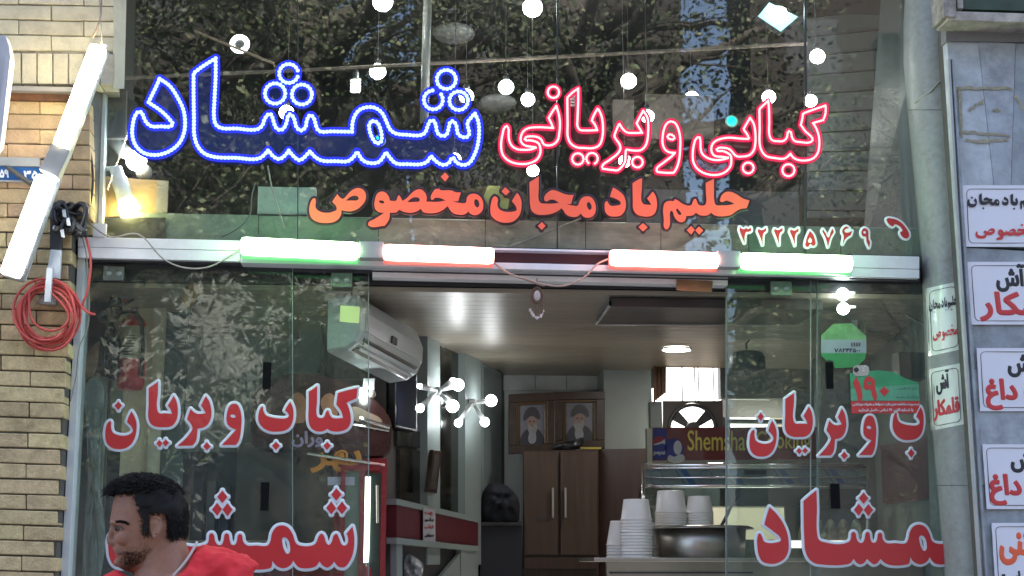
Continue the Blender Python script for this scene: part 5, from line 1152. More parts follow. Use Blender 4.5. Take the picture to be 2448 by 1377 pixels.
portrait(1217, 940, 1326, 1083, False, 'left framed portrait of a bearded man in a dark turban and glasses', -5)
portrait(1325, 936, 1446, 1072, True, 'right framed portrait of a grey-bearded man in a dark turban', -2)
blob('dark_cloth', [(1320, 1070), (1345, 1058), (1375, 1052), (1392, 1046), (1394, 1064), (1380, 1074), (1330, 1076)], 2.36, M_black, 'dark flat object lying on the cupboard before the portraits', 'object', .03)
obj('yellow_ruler', pbox(1388, 1069, 1438, 1073.5, 2.34, .02), mat('yellow_plastic', (.45, .36, .05), .5), label='yellow strip lying on the cupboard edge', cat='ruler')
# ------------------------------------------------------------------ ceiling things
hd = thing('ceiling_duct', 'large dark boxed panel hanging below the ceiling at the doorway', 'duct', P(1600, 770, 1.0))
HZ = CZ - .045
a = Pz(1427, 775, HZ); b = Pz(1905, 777, HZ)
fx = P(1456, 694, .14).x
q = [Vector((fx, .14, HZ)), Vector((b.x, .14, HZ)), Vector((b.x, b.y, HZ)), Vector((a.x, a.y, HZ))]
obj('panel', prism(q, (0, 0, .04)), mat('dark_maroon_metal', (.045, .032, .036), .35, .2), hd)
obj('edge_trim', tube([q[3], q[2]], .006, 6), mat('pale_trim', (.35, .33, .30), .4), hd); obj('side_face', prism([Vector((a.x, .14, HZ - .002)), Vector((fx, .14, HZ - .002)), q[3]], (0, 0, .03)), mat('duct_side_grey', (.10, .10, .105), .4, .2), hd)
obj('edge_trim', tube([q[0], q[3]], .006, 6), MATS['pale_trim'], hd)
dl = thing('downlight', 'round glowing downlight in the ceiling near the back window', 'lamp', Pz(1617, 834, CZ - .01)); c = Pz(1617, 834, CZ - .004)
obj('lens', lathe([(.07, 0), (.06, -.008)], c, 28), emit('downlight_glow', (1, .96, .90), 22), dl); obj('trim', tube([c + Vector((math.cos(k * .2618) * .078, math.sin(k * .2618) * .078, -.002)) for k in range(24)], .006, 6, True), M_aluw, dl)
pdn = thing('hanging_scale', 'dark round drum hanging from a hook behind the right window', 'pendant', P(1788, 885, 1.3)); c = P(1788, 884, 1.3); s_ = S(1.3)
obj('drum', lathe([(38 * s_, -2 * s_), (43 * s_, 2 * s_), (43 * s_, 30 * s_), (36 * s_, 42 * s_), (12 * s_, 48 * s_)], c, 32), mat('scale_black', (.012, .011, .013), .6), pdn, smooth=True)
obj('hook', tube([P(1785, 836, 1.3), P(1784, 822, 1.3), P(1792, 812, 1.3), P(1780, 800, 1.3), P(1788, 790, 1.3), P(1784, 776, 1.3)], .006, 7), M_dark, pdn, smooth=True); obj('ring', tube([P(1788 + 7 * math.cos(k * .5), 890 + 7 * math.sin(k * .5), 1.3) for k in range(12)], .004, 6, True), M_dark, pdn)
wc = thing('wind_chime', 'small shell and bead charm hanging in the doorway under the beam', 'charm', P(1285, 762, -.03)); 
obj('cord', tube([P(1284, 664, -.03), P(1284, 690, -.03)], .0016, 5), M_wiredk, wc)
obj('shell', ball(P(1284, 707, -.04), 13 * S(-.04), 14, 10, (.62, .3, 1)), mat('shell_white', (.55, .5, .48), .4), wc, smooth=True)
obj('wreath', tube([P(1284 + 13 * math.cos(k * .35), 706 + 18 * math.sin(k * .35), -.035) for k in range(18)], .0055, 6, True), mat('brown_beads', (.12, .075, .05), .6), wc)
random.seed(5)
for k in range(9):
    x = 1267 + k * 4.2; y1 = 742 + 18 * math.sin(k * .38)
    s = obj('strand', tube([P(x, 716, -.035), P(x + random.uniform(-2, 2), y1, -.035)], .0016, 4), MATS['brown_beads'], wc)
    obj('bead', ball(P(x + random.uniform(-1, 1), y1, -.04), random.uniform(2.5, 4.5) * S(0), 8, 6, (.8, .5, 1.2)), MATS['shell_white'], s)

# ------------------------------------------------------------------ fan in the back wall, curtain, banner, counter, pots, cups
fn = thing('exhaust_fan', 'dark exhaust fan with a round wire guard in the back wall above the banner', 'fan', P(1655, 1024, 3.2)); FYY = KY - .04; c = P(1655, 1016, FYY); s_ = S(FYY)
ringpts = [Vector((1655 + 56 * math.cos(-a * math.pi / 20), 1026 + 58 * math.sin(-a * math.pi / 20))) for a in range(21)]
outl = [Vector((1584, 1030)), Vector((1584, 958)), Vector((1728, 958)), Vector((1728, 1030))] + ringpts
V, F = fill(outl, [], planemap(FYY), 0); obj('frame_plate', (V, F), mat('dark_fan_plate', (.06, .05, .045), .6), fn)
obj('rim', tube([P(p.x, p.y, FYY - .01) for p in ringpts], .012, 8), M_dark, fn, smooth=True)
for an in (-160, -128, -52, -20): pass
for a0 in (-142, -40):
    cx, cyy = 1655, 1026
    bl = [(cx + 52 * math.cos(R(a0 + d)), cyy + 54 * math.sin(R(a0 + d))) for d in (-14, -5, 5, 14)] + [(cx + 6, cyy), (cx - 6, cyy)]
    obj('blade', pq(bl, FYY + .02, .012), M_dark, fn)
obj('hub', lathe([(.045, -.02), (.035, .03)], P(1655, 1024, FYY), 16, (0, -1, 0)), M_dark, fn)
for rr in (18, 26, 34, 42, 50): obj('guard_ring', tube([P(1655 + rr * math.cos(-a * math.pi / 16), 1026 + rr * 1.03 * math.sin(-a * math.pi / 16), FYY - .02) for a in range(17)], .0022, 4), M_dark, fn)
obj('curtain', join(*[pq([(1563 + k * 5, 960 - k * 4), (1567.6 + k * 5, 960 - k * 4), (1568 + k * 5, 868), (1563 + k * 5, 868)], KY - .06 + .02 * (k % 2), .015) for k in range(6)]), mat('brown_curtain', (.20, .10, .05), .7, var=.3), label='bunched brown curtain at the left of the back window', cat='curtain')
obj('curtain_valance', pbox(1563, 862, 1716, 878, KY - .05, .03), mat('valance_tan', (.36, .20, .12), .6), label='tan valance board over the back window', cat='board')
obj('white_sheet', pbox(1728, 956, 1885, 998, KY - .05, .004), translucent('white_tarp', (.75, .73, .70)), label='long white bundled sheet behind the right window', cat='sheet')
bn = thing('shop_banner', 'dark red banner with yellow shop name and blue drink cans on the counter', 'banner', P(1750, 1100, 1.55)); BY = 1.5
obj('board', pq([(1562, 1101), (1955, 1098), (1955, 1020), (1562, 1022)], BY, .03), mat('banner_red', (.20, .03, .035), .5, var=.12, scale=3, coat=.2), bn)
bm = planemap(BY - .001); M_blue = mat('can_blue', (.05, .06, .30), .5); M_yel = mat('yellow_print', (.85, .72, .16), .5); M_silver = mat('can_silver', (.6, .62, .68), .5)
obj('can_print', fill(rrect(1561, 1024, 1593, 1099, 5), [], bm, .0005), M_blue, bn)
obj('can_print', fill(T('X: 1596,1052 1606,1049 1622,1052 1632,1066 1633,1084 1626,1094 1602,1098 1595,1094'), [], bm, .0005), M_blue, bn)
obj('can_lid_print', fill([Vector((1620 + 10 * math.cos(a * .45), 1070 + 17 * math.sin(a * .45))) for a in range(14)], [], bm, .001), M_silver, bn)
obj('ice_print', fill(T('X: 1596,1097 1600,1088 1612,1092 1624,1086 1634,1088 1636,1100 1596,1100'), [], bm, .0012), M_silver, bn)
cxl, cyl, rl = 1576, 1057, 14.5
ci = lambda a0, a1, n=14: [(cxl + rl * math.cos(R(a0 + (a1 - a0) * i / n)), cyl + rl * math.sin(R(a0 + (a1 - a0) * i / n))) for i in range(n + 1)]
obj('logo_field', fill([Vector(p) for p in ci(0, 349, 24)], [], bm, .0012), M_silver, bn)
obj('logo_red', fill([Vector(p) for p in ci(160, 330)] + [Vector(p) for p in ((cxl + 4, cyl - 1), (cxl - 4, cyl + 2))], [], bm, .0018), mat('logo_red_ink', (.33, .03, .05), .4), bn)
obj('logo_blue', fill([Vector(p) for p in ci(20, 150)] + [Vector(p) for p in ((cxl - 2, cyl + 6), (cxl + 6, cyl + 3))], [], bm, .0018), M_blue, bn)
text_at('pepsi', 1563, 1078, 1590, 1089, bm, M_silver, bn, .6, fa=False, lift=.002)
text_at('Shemshad', 1644, 1029, 1800, 1077, bm, M_yel, bn, .5, fa=False); text_at('Cooking', 1808, 1031, 1938, 1085, bm, M_yel, bn, .5, fa=False)
obj('end_post', pbox(1547, 1024, 1559, 1110, BY - .02, .05), M_steel, bn)
ct = thing('display_counter', 'chrome railed glass display counter under the red banner', 'counter', P(1810, 1377, 1.3)); DY = 1.15
for (ya, r_, Yo) in ((1112, .011, 0), (1119, .006, .0), (1142, .005, 0), (1162, .009, 0)):
    obj('rail', tube([P(1541, ya, DY - Yo), P(1900, ya - 1, DY), P(2072, ya - 2, DY)], r_, 10), M_chrome, ct, smooth=True)
obj('post', tube([P(1538, 1106, DY - .01), P(1538, 1345, DY - .01)], .009, 10), M_chrome, ct, smooth=True); obj('post', tube([P(2074, 1104, DY - .01), P(2074, 1345, DY - .01)], .009, 10), M_chrome, ct, smooth=True)
obj('striped_panel', pbox(1543, 1123, 2070, 1160, DY + .02, .02), mat('pale_blue_print', (.17, .23, .25), .3, var=.15, scale=8), ct)
dm = planemap(DY + .019)
for x in (1625, 1740, 1860, 1982):
    obj('stripe_print', fill([Vector(p) for p in ((x, 1123), (x + 15, 1123), (x + 42, 1160), (x + 26, 1160))], [], dm, .001), mat('blue_stripe', (.03, .10, .26), .35), ct)
    obj('stripe_print', fill([Vector(p) for p in ((x - 12, 1123), (x - 9, 1123), (x + 16, 1160), (x + 12, 1160))], [], dm, .001), MATS['blue_stripe'], ct)
for x in (1570, 1688, 1925, 2035): obj('circle_print', tube([P(x + 15 * math.cos(k * .4), 1141 + 17 * math.sin(k * .4), DY + .018) for k in range(16)], .0018, 4, True), MATS['blue_stripe'], ct)
obj('name_plate', pbox(1781, 1124, 1831, 1134, DY + .0, .01), M_black, ct)
obj('inner_case', pbox(1543, 1168, 2070, 1210, DY + .25, .2), mat('dark_case', (.035, .035, .033), .3), ct)
obj('case_back', pbox(1880, 1211, 2070, 1330, DY + .3, .03), mat('case_back', (.12, .115, .10), .4, var=.3, scale=10), ct)
obj('front_glass', pbox(1543, 1165, 2070, 1335, DY + .01, .006), M_glassl, ct)
obj('lit_shelf', pbox(1862, 1292, 2092, 1310, DY + .0, .03), mat('case_lamp', (.8, .75, .7), .3, emis=(1, .93, .86), estr=.22), ct)
random.seed(8)
for k in range(5):
    x = 1912 + k * 30; blob('food_heap', [(x, 1290), (x + 2, 1258), (x + 14, 1240), (x + 24, 1252), (x + 27, 1290)], DY + .12, mat('food_' + 'abc'[k % 3], ((.30, .22, .13), (.36, .34, .28), (.22, .16, .10))[k % 3], .5, var=.3, scale=30), 'heap of wrapped food inside the display counter, number %s from the left' % ('one', 'two', 'three', 'four', 'five')[k], 'food', .05, 'food inside the display counter', k, .5)
tb = thing('steel_counter', 'stainless steel serving counter at the lower right of the doorway', 'counter', P(1800, 1377, .8))
TY = .62
ta, tb2 = P(1420, 1333, TY), P(2250, 1338, TY)
obj('top', box((ta.x, TY, ta.z - 9 * S(TY)), (tb2.x, TY + .55, ta.z)), M_steel, tb, bevel=.003)
obj('front', box((P(1452, 1345, TY).x, TY + .03, 1.1), (tb2.x, TY + .06, ta.z - 9.5 * S(TY))), M_steeld, tb)
obj('under_frame', pbox(1460, 1367, 1800, 1371, TY + .0, .02), M_dark, tb)
TZ = ta.z
# pot with wide tray rim
pt = thing('steel_pot', 'wide steel pot with a flared tray on top, on the serving counter', 'pot', P(1680, 1333, .8)); PY = .92; s_ = S(PY); c = P(1680, 1333, PY); c.z = TZ
obj('body', lathe([(96 * s_, 0), (99 * s_, 3 * s_), (104 * s_, 67 * s_)], c, 48), M_steel, pt, smooth=True)
obj('tray', lathe([(98 * s_, 66 * s_), (112 * s_, 69 * s_), (122 * s_, 67 * s_), (123 * s_, 70 * s_), (110 * s_, 75 * s_), (90 * s_, 74 * s_)], c, 48), M_steeld, pt, smooth=True)
obj('spoon', tube([P(1722, 1262, .85), P(1738, 1232, .85), P(1752, 1200, .85), P(1762, 1186, .85)], .008, 8), M_dark, label='dark ladle leaning out of the steel pot', cat='ladle')
PZ = TZ + 75 * s_
# cups: inverted tubs in stacks, every one an object of its own
def cup_mesh(rb, rt, h):
    V, F = lathe([(rb, 0), (rb * 1.035, .001), (rb * 1.035, .006), (rb * .985, .008), (rt * 1.01, h * .93), (rt, h * .985), (rt * .9, h)], (0, 0, 0), 36); return V, F
cup0 = None; CUPNO = 0
def stack(px, zb, Y, rb, rt, h, n, pitch, where, grp):
    base = P(px, 1330, Y); V, F = cup_mesh(rb, rt, h)
    me = bpy.data.meshes.new('cup'); me.from_pydata(V, [], F); me.materials.append(M_cup); me.polygons.foreach_set('use_smooth', [True] * len(me.polygons)); me.update()
    for i in range(n):
        o = bpy.data.objects.new('plastic_tub', me); C.objects.link(o)
        o.location = (base.x + random.uniform(-.0012, .0012), Y, zb + i * pitch); o.rotation_euler = (0, 0, random.uniform(0, 6))
        pos = 'topmost' if i == n - 1 else ('lowest' if i == 0 else 'one of the middle')
        lab = {'topmost': 'topmost upturned white tub of ', 'lowest': 'lowest upturned white tub of ', 'one of the middle': 'white tub inside '}[pos] + where
        W_ = ('lowest', 'second', 'third', 'fourth', 'fifth', 'sixth', 'seventh', 'eighth', 'ninth', 'tenth', 'eleventh', 'twelfth', 'thirteenth')
        if 0 < i < n - 1: lab = W_[i] + ' white tub from the bottom of ' + where
        setp(o, lab, 'tub', grp)
u = S(.8)
stack(1523, TZ, .80, 37 * u, 30 * u, 50 * u, 13, 7.3 * u, 'the tallest stack on the steel counter', 'tubs of the tall stack')
stack(1480, TZ, .95, 30 * u, 20 * u, 60 * u, 5, 7.2 * u, 'the short stack at the left end', 'tubs of the short left stack')
stack(1550, TZ, 1.02, 34 * u, 27 * u, 56 * u, 5, 7.2 * u, 'the half hidden stack behind the pot', 'tubs of the hidden stack')
stack(1606, PZ, .92, 38 * u, 32 * u, 54 * u, 6, 6.2 * u, 'the left stack standing on the pot', 'tubs of the left pot stack')
stack(1675, PZ, .92, 33 * u, 27 * u, 42 * u, 6, 6.0 * u, 'the right stack standing on the pot', 'tubs of the right pot stack')
# bright lamps behind right window
for (a, b, r_, lb) in ((2015, 704, 16, 'upper of two round lamps behind the right window'), (2016, 738, 15, 'lower of two round lamps behind the right window')):
    t = thing('light_bulb', lb, 'light bulb', P(a, b, .075), 'round lamps behind the right window'); obj('globe', ball(P(a, b, .075), r_ * S(.07), 18, 12), M_lamps, t, smooth=True); obj('socket', pbox(a + 14, b - 8, a + 30, b - 2, .08, .02), M_aluw, t)
ut = thing('wall_rail', 'rail with hanging utensils on the grey wall behind the right window', 'rail', P(2070, 740, .8))
obj('rail', tube([P(2045, 690, 1.0), P(2210, 776, .35)], .006, 6), M_steeld, ut)
for (x, y0, y1) in ((2058, 700, 800), (2066, 700, 805), (2082, 735, 768)): obj('utensil', tube([P(x, y0, .7), P(x + 2, y1, .7)], .004, 6), M_chrome, ut)
obj('bright_cloth', pbox(2037, 757, 2050, 790, .66, .01), mat('white_cloth', (.75, .75, .75), .6), ut)
obj('dark_box', pbox(2150, 842, 2214, 905, .3, .1), M_dark, label='dark box on the wall between the stickers and the column', cat='box')

# ------------------------------------------------------------------ the man
MD = -2.1; ms = (MD + 6) / FPX
man = thing('person', 'man in a red T-shirt with short black hair, in profile facing left', 'person', (P(400, 1300, MD).x, MD, .12))
def MP(px, py, dy=0.0):       # photo pixel -> world on the man's plane, dy towards the viewer (metres)
    p = P(px, py, MD); p.y -= dy; return p
hrows = [ # py, front px, back px, half width (m)
 (1150, 336, 356, .006), (1153, 316, 384, .034), (1160, 299, 402, .050), (1170, 286, 418, .061), (1184, 277, 429, .069), (1202, 271, 436, .073), (1220, 268, 440, .075),
 (1240, 265, 440, .075), (1252, 264, 438, .0745), (1262, 272, 440, .074), (1275, 276, 436, .072), (1290, 278, 430, .069), (1303, 279, 424, .066), (1315, 277, 417, .063), (1322, 277, 410, .061),
 (1330, 282, 402, .058), (1340, 281, 392, .054), (1350, 282, 382, .048), (1358, 287, 370, .040), (1365, 298, 356, .026), (1369, 315, 340, .008)]
def head_pt(i, an, k=1.0, dw=0.0):
    py, fx, bx, hw = hrows[i]; mid = fx + (bx - fx) * .52
    ca, sa = math.cos(an), math.sin(an)
    e = .86 if ca > 0 else 1.0
    X = mid + (fx - mid if ca > 0 else bx - mid) * (abs(ca) ** e) * k
    return MP(X, py, (math.copysign(abs(sa) ** .92, sa)) * (hw * k + dw))
def headmesh(k=1.0):
    N = 40; V = [];F = []
    for i in range(len(hrows)):
        for j in range(N): V.append(head_pt(i, 2 * math.pi * j / N, k))
    for i in range(len(hrows) - 1):
        for j in range(N): F.append((i * N + j, i * N + (j + 1) % N, (i + 1) * N + (j + 1) % N, (i + 1) * N + j))
    F += [tuple(range(N))[::-1], tuple(range((len(hrows) - 1) * N, len(hrows) * N))]
    return V, F
def eb(px, py, dy, rx, ry, rz, rot=0, n=14, m=10):
    return ball(MP(px, py, dy), 1, n, m, (rx, ry, rz), Matrix.Rotation(R(rot), 3, 'Y'))
parts = [headmesh()]
# nose (bridge to tip), nostril wings, lips, brow ridges, lids, chin, cheek
parts += [tube([MP(272, 1256, 0), MP(268, 1272, 0), MP(265, 1286, 0), MP(267, 1295, 0), MP(276, 1300, 0)], .01, 12, radii=[.008, .0095, .012, .0135, .010])]
for s in (-1, 1): parts += [eb(275, 1297, s * .011, .009, .007, .007), eb(279, 1252, s * .040, .012, .020, .006, 12), eb(300, 1288, s * .058, .018, .012, .018)]
parts += [eb(278, 1313, 0, .009, .021, .0042), eb(281, 1321, 0, .009, .019, .005), eb(284, 1345, 0, .014, .018, .012)]
# ears
for s in (-1, 1):
    ec = [(372, 1252), (376, 1242), (385, 1238), (394, 1243), (398, 1256), (396, 1270), (390, 1281), (382, 1288), (377, 1282), (374, 1272)]
    parts += [tube([MP(x, y, s * (.074 + .014 * (1 if x > 380 else .2))) for x, y in ec], .0036, 8, True), eb(384, 1262, s * .074, .012, .006, .020), eb(380, 1284, s * .074, .005, .004, .007), tube([MP(380, 1250, s * .082), MP(389, 1256, s * .084), MP(388, 1270, s * .083), MP(381, 1276, s * .08)], .0026, 6)]
# neck, torso, arms, legs
def ring_body(rows, N=28):
    V = [];F = []
    for (x, y, dy, rx, ry) in rows:
        c = MP(x, y, dy)
        for j in range(N): a = 2 * math.pi * j / N; V.append(c + Vector((rx * math.cos(a), ry * math.sin(a), 0)))
    for i in range(len(rows) - 1):
        for j in range(N): F.append((i * N + j, i * N + (j + 1) % N, (i + 1) * N + (j + 1) % N, (i + 1) * N + j))
    return V, F + [tuple(range(N))[::-1], tuple(range((len(rows) - 1) * N, len(rows) * N))]
neck = ring_body([(388, 1255, 0, .050, .055), (388, 1300, 0, .062, .060), (392, 1330, 0, .068, .064), (400, 1360, 0, .078, .070), (408, 1400, 0, .105, .085), (418, 1440, 0, .15, .10)])
parts.append(neck)
SC = MP(425, 1452, 0); zsh = SC.z + .02
torso_rows = [(.06, .11, .085), (.035, .15, .095), (0, .19, .105), (-.06, .205, .118), (-.16, .20, .125), (-.30, .185, .12), (-.42, .175, .115), (-.52, .18, .12), (-.60, .175, .12)]
def torso(k=1.0, top=0, d=0.0):
    N = 32; V = [];F = []
    rows = torso_rows
    for (dz, rx, ry) in rows:
        for j in range(N): a = 2 * math.pi * j / N; V.append(Vector((SC.x + (rx + d) * math.cos(a), SC.y + (ry + d) * math.sin(a), zsh + dz)))
    for i in range(len(rows) - 1):
        for j in range(N): F.append((i * N + j, i * N + (j + 1) % N, (i + 1) * N + (j + 1) % N, (i + 1) * N + j))
    return V, F + [tuple(range(N))[::-1], tuple(range((len(rows) - 1) * N, len(rows) * N))]
parts.append(torso())
def limb(pts, rad, n=14): return tube(pts, 1, n, radii=rad)
hipz = zsh - .60
for s in (-1, 1):
    sx = SC.x + s * .185
    sh0 = Vector((sx - s * .05, SC.y, zsh + .01)); el = Vector((SC.x + s * .27, SC.y + .02, zsh - .29)); wr = Vector((SC.x + s * .25, SC.y - .12, zsh - .53))
    parts.append(limb([sh0, Vector((sx + s * .015, SC.y, zsh - .035)), (sh0 + el) / 2 + Vector((s * .02, 0, -.01)), el, (el + wr) / 2, wr], [.062, .064, .052, .042, .04, .028]))
    hd_ = (wr - el).normalized(); palm = wr + hd_ * .05
    parts.append(limb([wr, wr + hd_ * .03, palm + hd_ * .03], [.024, .034, .032]))
    for f in range(4):
        o_ = Vector((0, (f - 1.5) * .016, 0)); l_ = (.062, .072, .068, .052)[f]
        parts.append(limb([palm + o_, palm + o_ + hd_ * (.03 + l_ * .5), palm + o_ + hd_ * (.03 + l_) + Vector((-s * .014, 0, -.01))], [.0095, .009, .0065], 8))
    parts.append(limb([wr + hd_ * .02, wr + hd_ * .04 + Vector((-s * .01, -.035, 0)), wr + hd_ * .08 + Vector((-s * .015, -.045, 0))], [.012, .011, .008], 8))
    hx = SC.x + s * .09
    parts.append(limb([Vector((hx, SC.y, hipz + .06)), Vector((hx, SC.y, hipz - .1)), Vector((hx + s * .01, SC.y, .62)), Vector((hx + s * .015, SC.y, .40)), Vector((hx + s * .02, SC.y, .20))], [.10, .095, .062, .058, .04]))
    parts.append(limb([Vector((hx + s * .02, SC.y + .03, .165)), Vector((hx + s * .02, SC.y - .08, .155)), Vector((hx + s * .02, SC.y - .19, .145))], [.04, .042, .028]))
bo = obj('body', join(*parts), M_skin, man)
rm = bo.modifiers.new('remesh', 'REMESH'); rm.mode = 'VOXEL'; rm.voxel_size = .0038; rm.use_smooth_shade = True
smm = bo.modifiers.new('smooth', 'SMOOTH'); smm.factor = .5; smm.iterations = 4
# eyes, brows, stubble, lips
def surf(px, py, k=1.0):
    for i in range(len(hrows) - 1):
        if hrows[i][0] <= py <= hrows[i + 1][0]:
            f = (py - hrows[i][0]) / (hrows[i + 1][0] - hrows[i][0]); L_ = lambda q: hrows[i][q] * (1 - f) + hrows[i + 1][q] * f
            fx, bx, hw = L_(1), L_(2), L_(3); mid = fx + (bx - fx) * .52
            u_ = (mid - px) / (mid - fx) if px < mid else (px - mid) / (bx - mid)
            ca = max(0., min(1., u_)) ** (1 / (.86 if px < mid else 1)); return hw * k * math.sqrt(1 - ca * ca) ** .92
    return 0
for s in (-1, 1):
    ey = surf(292, 1264) - .0045
    e = obj('eye', ball(MP(291, 1264, s * ey), .0085, 14, 10), mat('eye_white', (.11, .085, .075), .35), man, smooth=True)
    obj('iris', ball(MP(287, 1264.5, s * (ey + .003)), .0062, 10, 8), M_black, e, smooth=True)
    ld = [tube([MP(x, y, s * (surf(x, 1264) + .0015)) for x, y in ((280, 1265), (285, 1259.5), (292, 1257.5), (299, 1260), (305, 1266))], .0022, 6, radii=[.0012, .0026, .003, .0024, .001])]
    obj('upper_lid', join(*ld), mat('lid_skin', (.12, .055, .035), .5), man, smooth=True)
    obj('lower_lid', tube([MP(x, y, s * (surf(x, 1264) + .0005)) for x, y in ((281, 1267), (288, 1271), (296, 1271.5), (304, 1267))], .0016, 6), MATS['skin'], man, smooth=True)
M_lip = mat('lips', (.20, .075, .06), .4)
obj('lips', join(tube([MP(299, 1323, -surf(299, 1323) - .001), MP(288, 1319, -surf(288, 1319) - .0015), MP(277.5, 1316, 0), MP(288, 1319, surf(288, 1319) + .0015), MP(299, 1323, surf(299, 1323) + .001)], .003, 8, radii=[.001, .0032, .0042, .0032, .001]),
    tube([MP(298, 1324.5, -surf(298, 1324)), MP(288, 1325, -surf(288, 1325) - .001), MP(279.5, 1324, 0), MP(288, 1325, surf(288, 1325) + .001), MP(298, 1324.5, surf(298, 1324))], .003, 8, radii=[.001, .003, .0045, .003, .001])), M_lip, man, smooth=True)
obj('nostril', join(*[eb(274, 1300.5, s * .0125, .0045, .003, .0016) for s in (-1, 1)]), M_black, man)
stb = []
random.seed(14)
for k in range(9000):
    px = random.triangular(281, 385, 318); py = random.triangular(1296, 1366, 1345); s = random.choice((-1, 1))
    if random.random() < .35 * noise.noise(Vector((px * .08, py * .08, 0))) + .35: continue
    if py < 1306 and px < 340: continue
    if py < 1318 and 302 < px < 350 - (py - 1304) * .2: 
        if random.random() < .75: continue
    if px > 300 + (1364 - py) * 1.6 + 14: continue
    d_ = surf(px, py)
    if d_ <= 0: continue
    a_ = MP(px, py, s * (d_ - .001)); stb.append(tube([a_, MP(px + random.uniform(0, 1.6), py + random.uniform(.5, 2), s * (d_ + .0012))], .00035, 3, cap=False))
obj('stubble', join(*stb), M_hair, man, kind='stuff')
random.seed(4)
for s in (-1, 1):
    bt_ = []
    for k in range(60):
        u_ = k / 60; y = 1252 - 5 * math.sin(u_ * 2.4) + 7 * u_ * u_ + random.uniform(-1.2, 1.2); x = 267 + 50 * u_; dy = s * (surf(x, 1250) + .0014)
        for q_ in range(4): bt_.append(tube([MP(x, y + q_ * 1.2 - 2, dy), MP(x + 5, y - 1.4 + q_ * 1.2 - 2, dy + s * .0012)], .0009 * (1 - .6 * u_), 3))
    obj('eyebrow', join(*bt_), M_hair, man)
# hair: cap + tufts over the hair region
def hairline(px, py):          # is this head point (side view) covered by hair?
    if py < 1165: return True
    if px > 408: return py < 1286
    if px > 366: return py < 1232 + max(0, px - 402) * 3
    if px > 349: return py < 1288 - abs(px - 359) * 1.5
    fr = 1182 + (px - 262) * .10 if px < 330 else 1186 + (px - 330) * 3.4
    return py < fr
cv = [];cf = []
N = 140; rowsub = 9
def hp_(fi, an, k, dw):
    i = min(int(fi), len(hrows) - 2); f = fi - i
    return head_pt(i, an, k, dw) * (1 - f) + head_pt(i + 1, an, k, dw) * f
def side_px(fi, an):
    i = min(int(fi), len(hrows) - 2); f = fi - i
    py = hrows[i][0] * (1 - f) + hrows[i + 1][0] * f; fx = hrows[i][1] * (1 - f) + hrows[i + 1][1] * f; bx = hrows[i][2] * (1 - f) + hrows[i + 1][2] * f
    mid = fx + (bx - fx) * .52; ca = math.cos(an); return mid + ((fx - mid) if ca > 0 else (bx - mid)) * abs(ca) ** (.86 if ca > 0 else 1), py
RR_ = (len(hrows) - 1) * rowsub
for i in range(RR_ + 1):
    for j in range(N):
        an = 2 * math.pi * j / N; fi = i / rowsub; v = hp_(fi, an, 1.0, 0)
        c_ = MP(355, 1230, 0); d = (v - c_).normalized(); px, py = side_px(fi, an)
        th = .006 if py < 1215 else max(.0015, .006 - (py - 1215) * .0001)
        if 350 < px < 372 and py > 1215: th = .003
        cv.append(v + d * (th + .004 * noise.noise(v * 40)))
for i in range(RR_):
    for j in range(N):
        an = 2 * math.pi * (j + .5) / N; px, py = side_px((i + .5) / rowsub, an)
        if hairline(px, py) and hairline(px + (-5 if px < 372 else 4), py + (4 if py > 1160 else 0)): cf.append((i * N + j, i * N + (j + 1) % N, (i + 1) * N + (j + 1) % N, (i + 1) * N + j))
cf.append(tuple(range(N))[::-1])
hr = obj('hair', (cv, cf), M_hair, man, smooth=True)
so_ = hr.modifiers.new('solid', 'SOLIDIFY'); so_.thickness = .006; so_.offset = -1
tv_ = []
cc = MP(355, 1230, 0)
for k in range(26000):
    fi = random.uniform(0, len(hrows) - 5.5); an = random.uniform(0, 2 * math.pi); px, py = side_px(fi, an)
    if not hairline(px + random.gauss(0, 2.5), py + random.gauss(0, 2.5)): continue
    v = hp_(fi, an, 1.0, 0); d = (v - cc).normalized(); v = v + d * (.001 if 330 < px < 400 and py > 1215 else .006)
    front = px < 300 and py < 1200
    top = py < 1190
    L_h = random.uniform(.008, .021) if top else random.uniform(.003, .008)
    if 340 < px < 372 and py > 1225: L_h *= .4
    if front: L_h = random.uniform(.012, .024)
    swirl = Vector((-.7 if top else .25, random.uniform(-.5, .5), -.5 if front else (-.1 if top else -.9))) * 1.0
    w1 = v + d * L_h * .7 + swirl * L_h * .3; w2 = v + d * L_h * .75 + swirl * L_h * 1.0 + Vector((random.uniform(-1, 1), random.uniform(-1, 1), random.uniform(-1, 1))) * L_h * .35
    r0 = .0012 if top else .0009
    tv_.append(tube([v - d * .003, w1, w2], 1, 3, radii=[r0, r0 * .9, r0 * .25], cap=False))
obj('hair_tufts', join(*tv_), M_hair, man, kind='stuff')
# T-shirt
sp_ = [torso(1.0, 0, .010)]
for s in (-1, 1):
    sx = SC.x + s * .185; sh0 = Vector((sx - s * .07, SC.y, zsh + .015)); el = Vector((SC.x + s * .27, SC.y + .02, zsh - .29)); m_ = sh0.lerp(el, .72) + Vector((s * .01, 0, 0))
    sp_.append(limb([sh0, Vector((sx + s * .018, SC.y, zsh - .035)), sh0.lerp(el, .45) + Vector((s * .02, 0, 0)), m_], [.078, .079, .070, .066], 20))
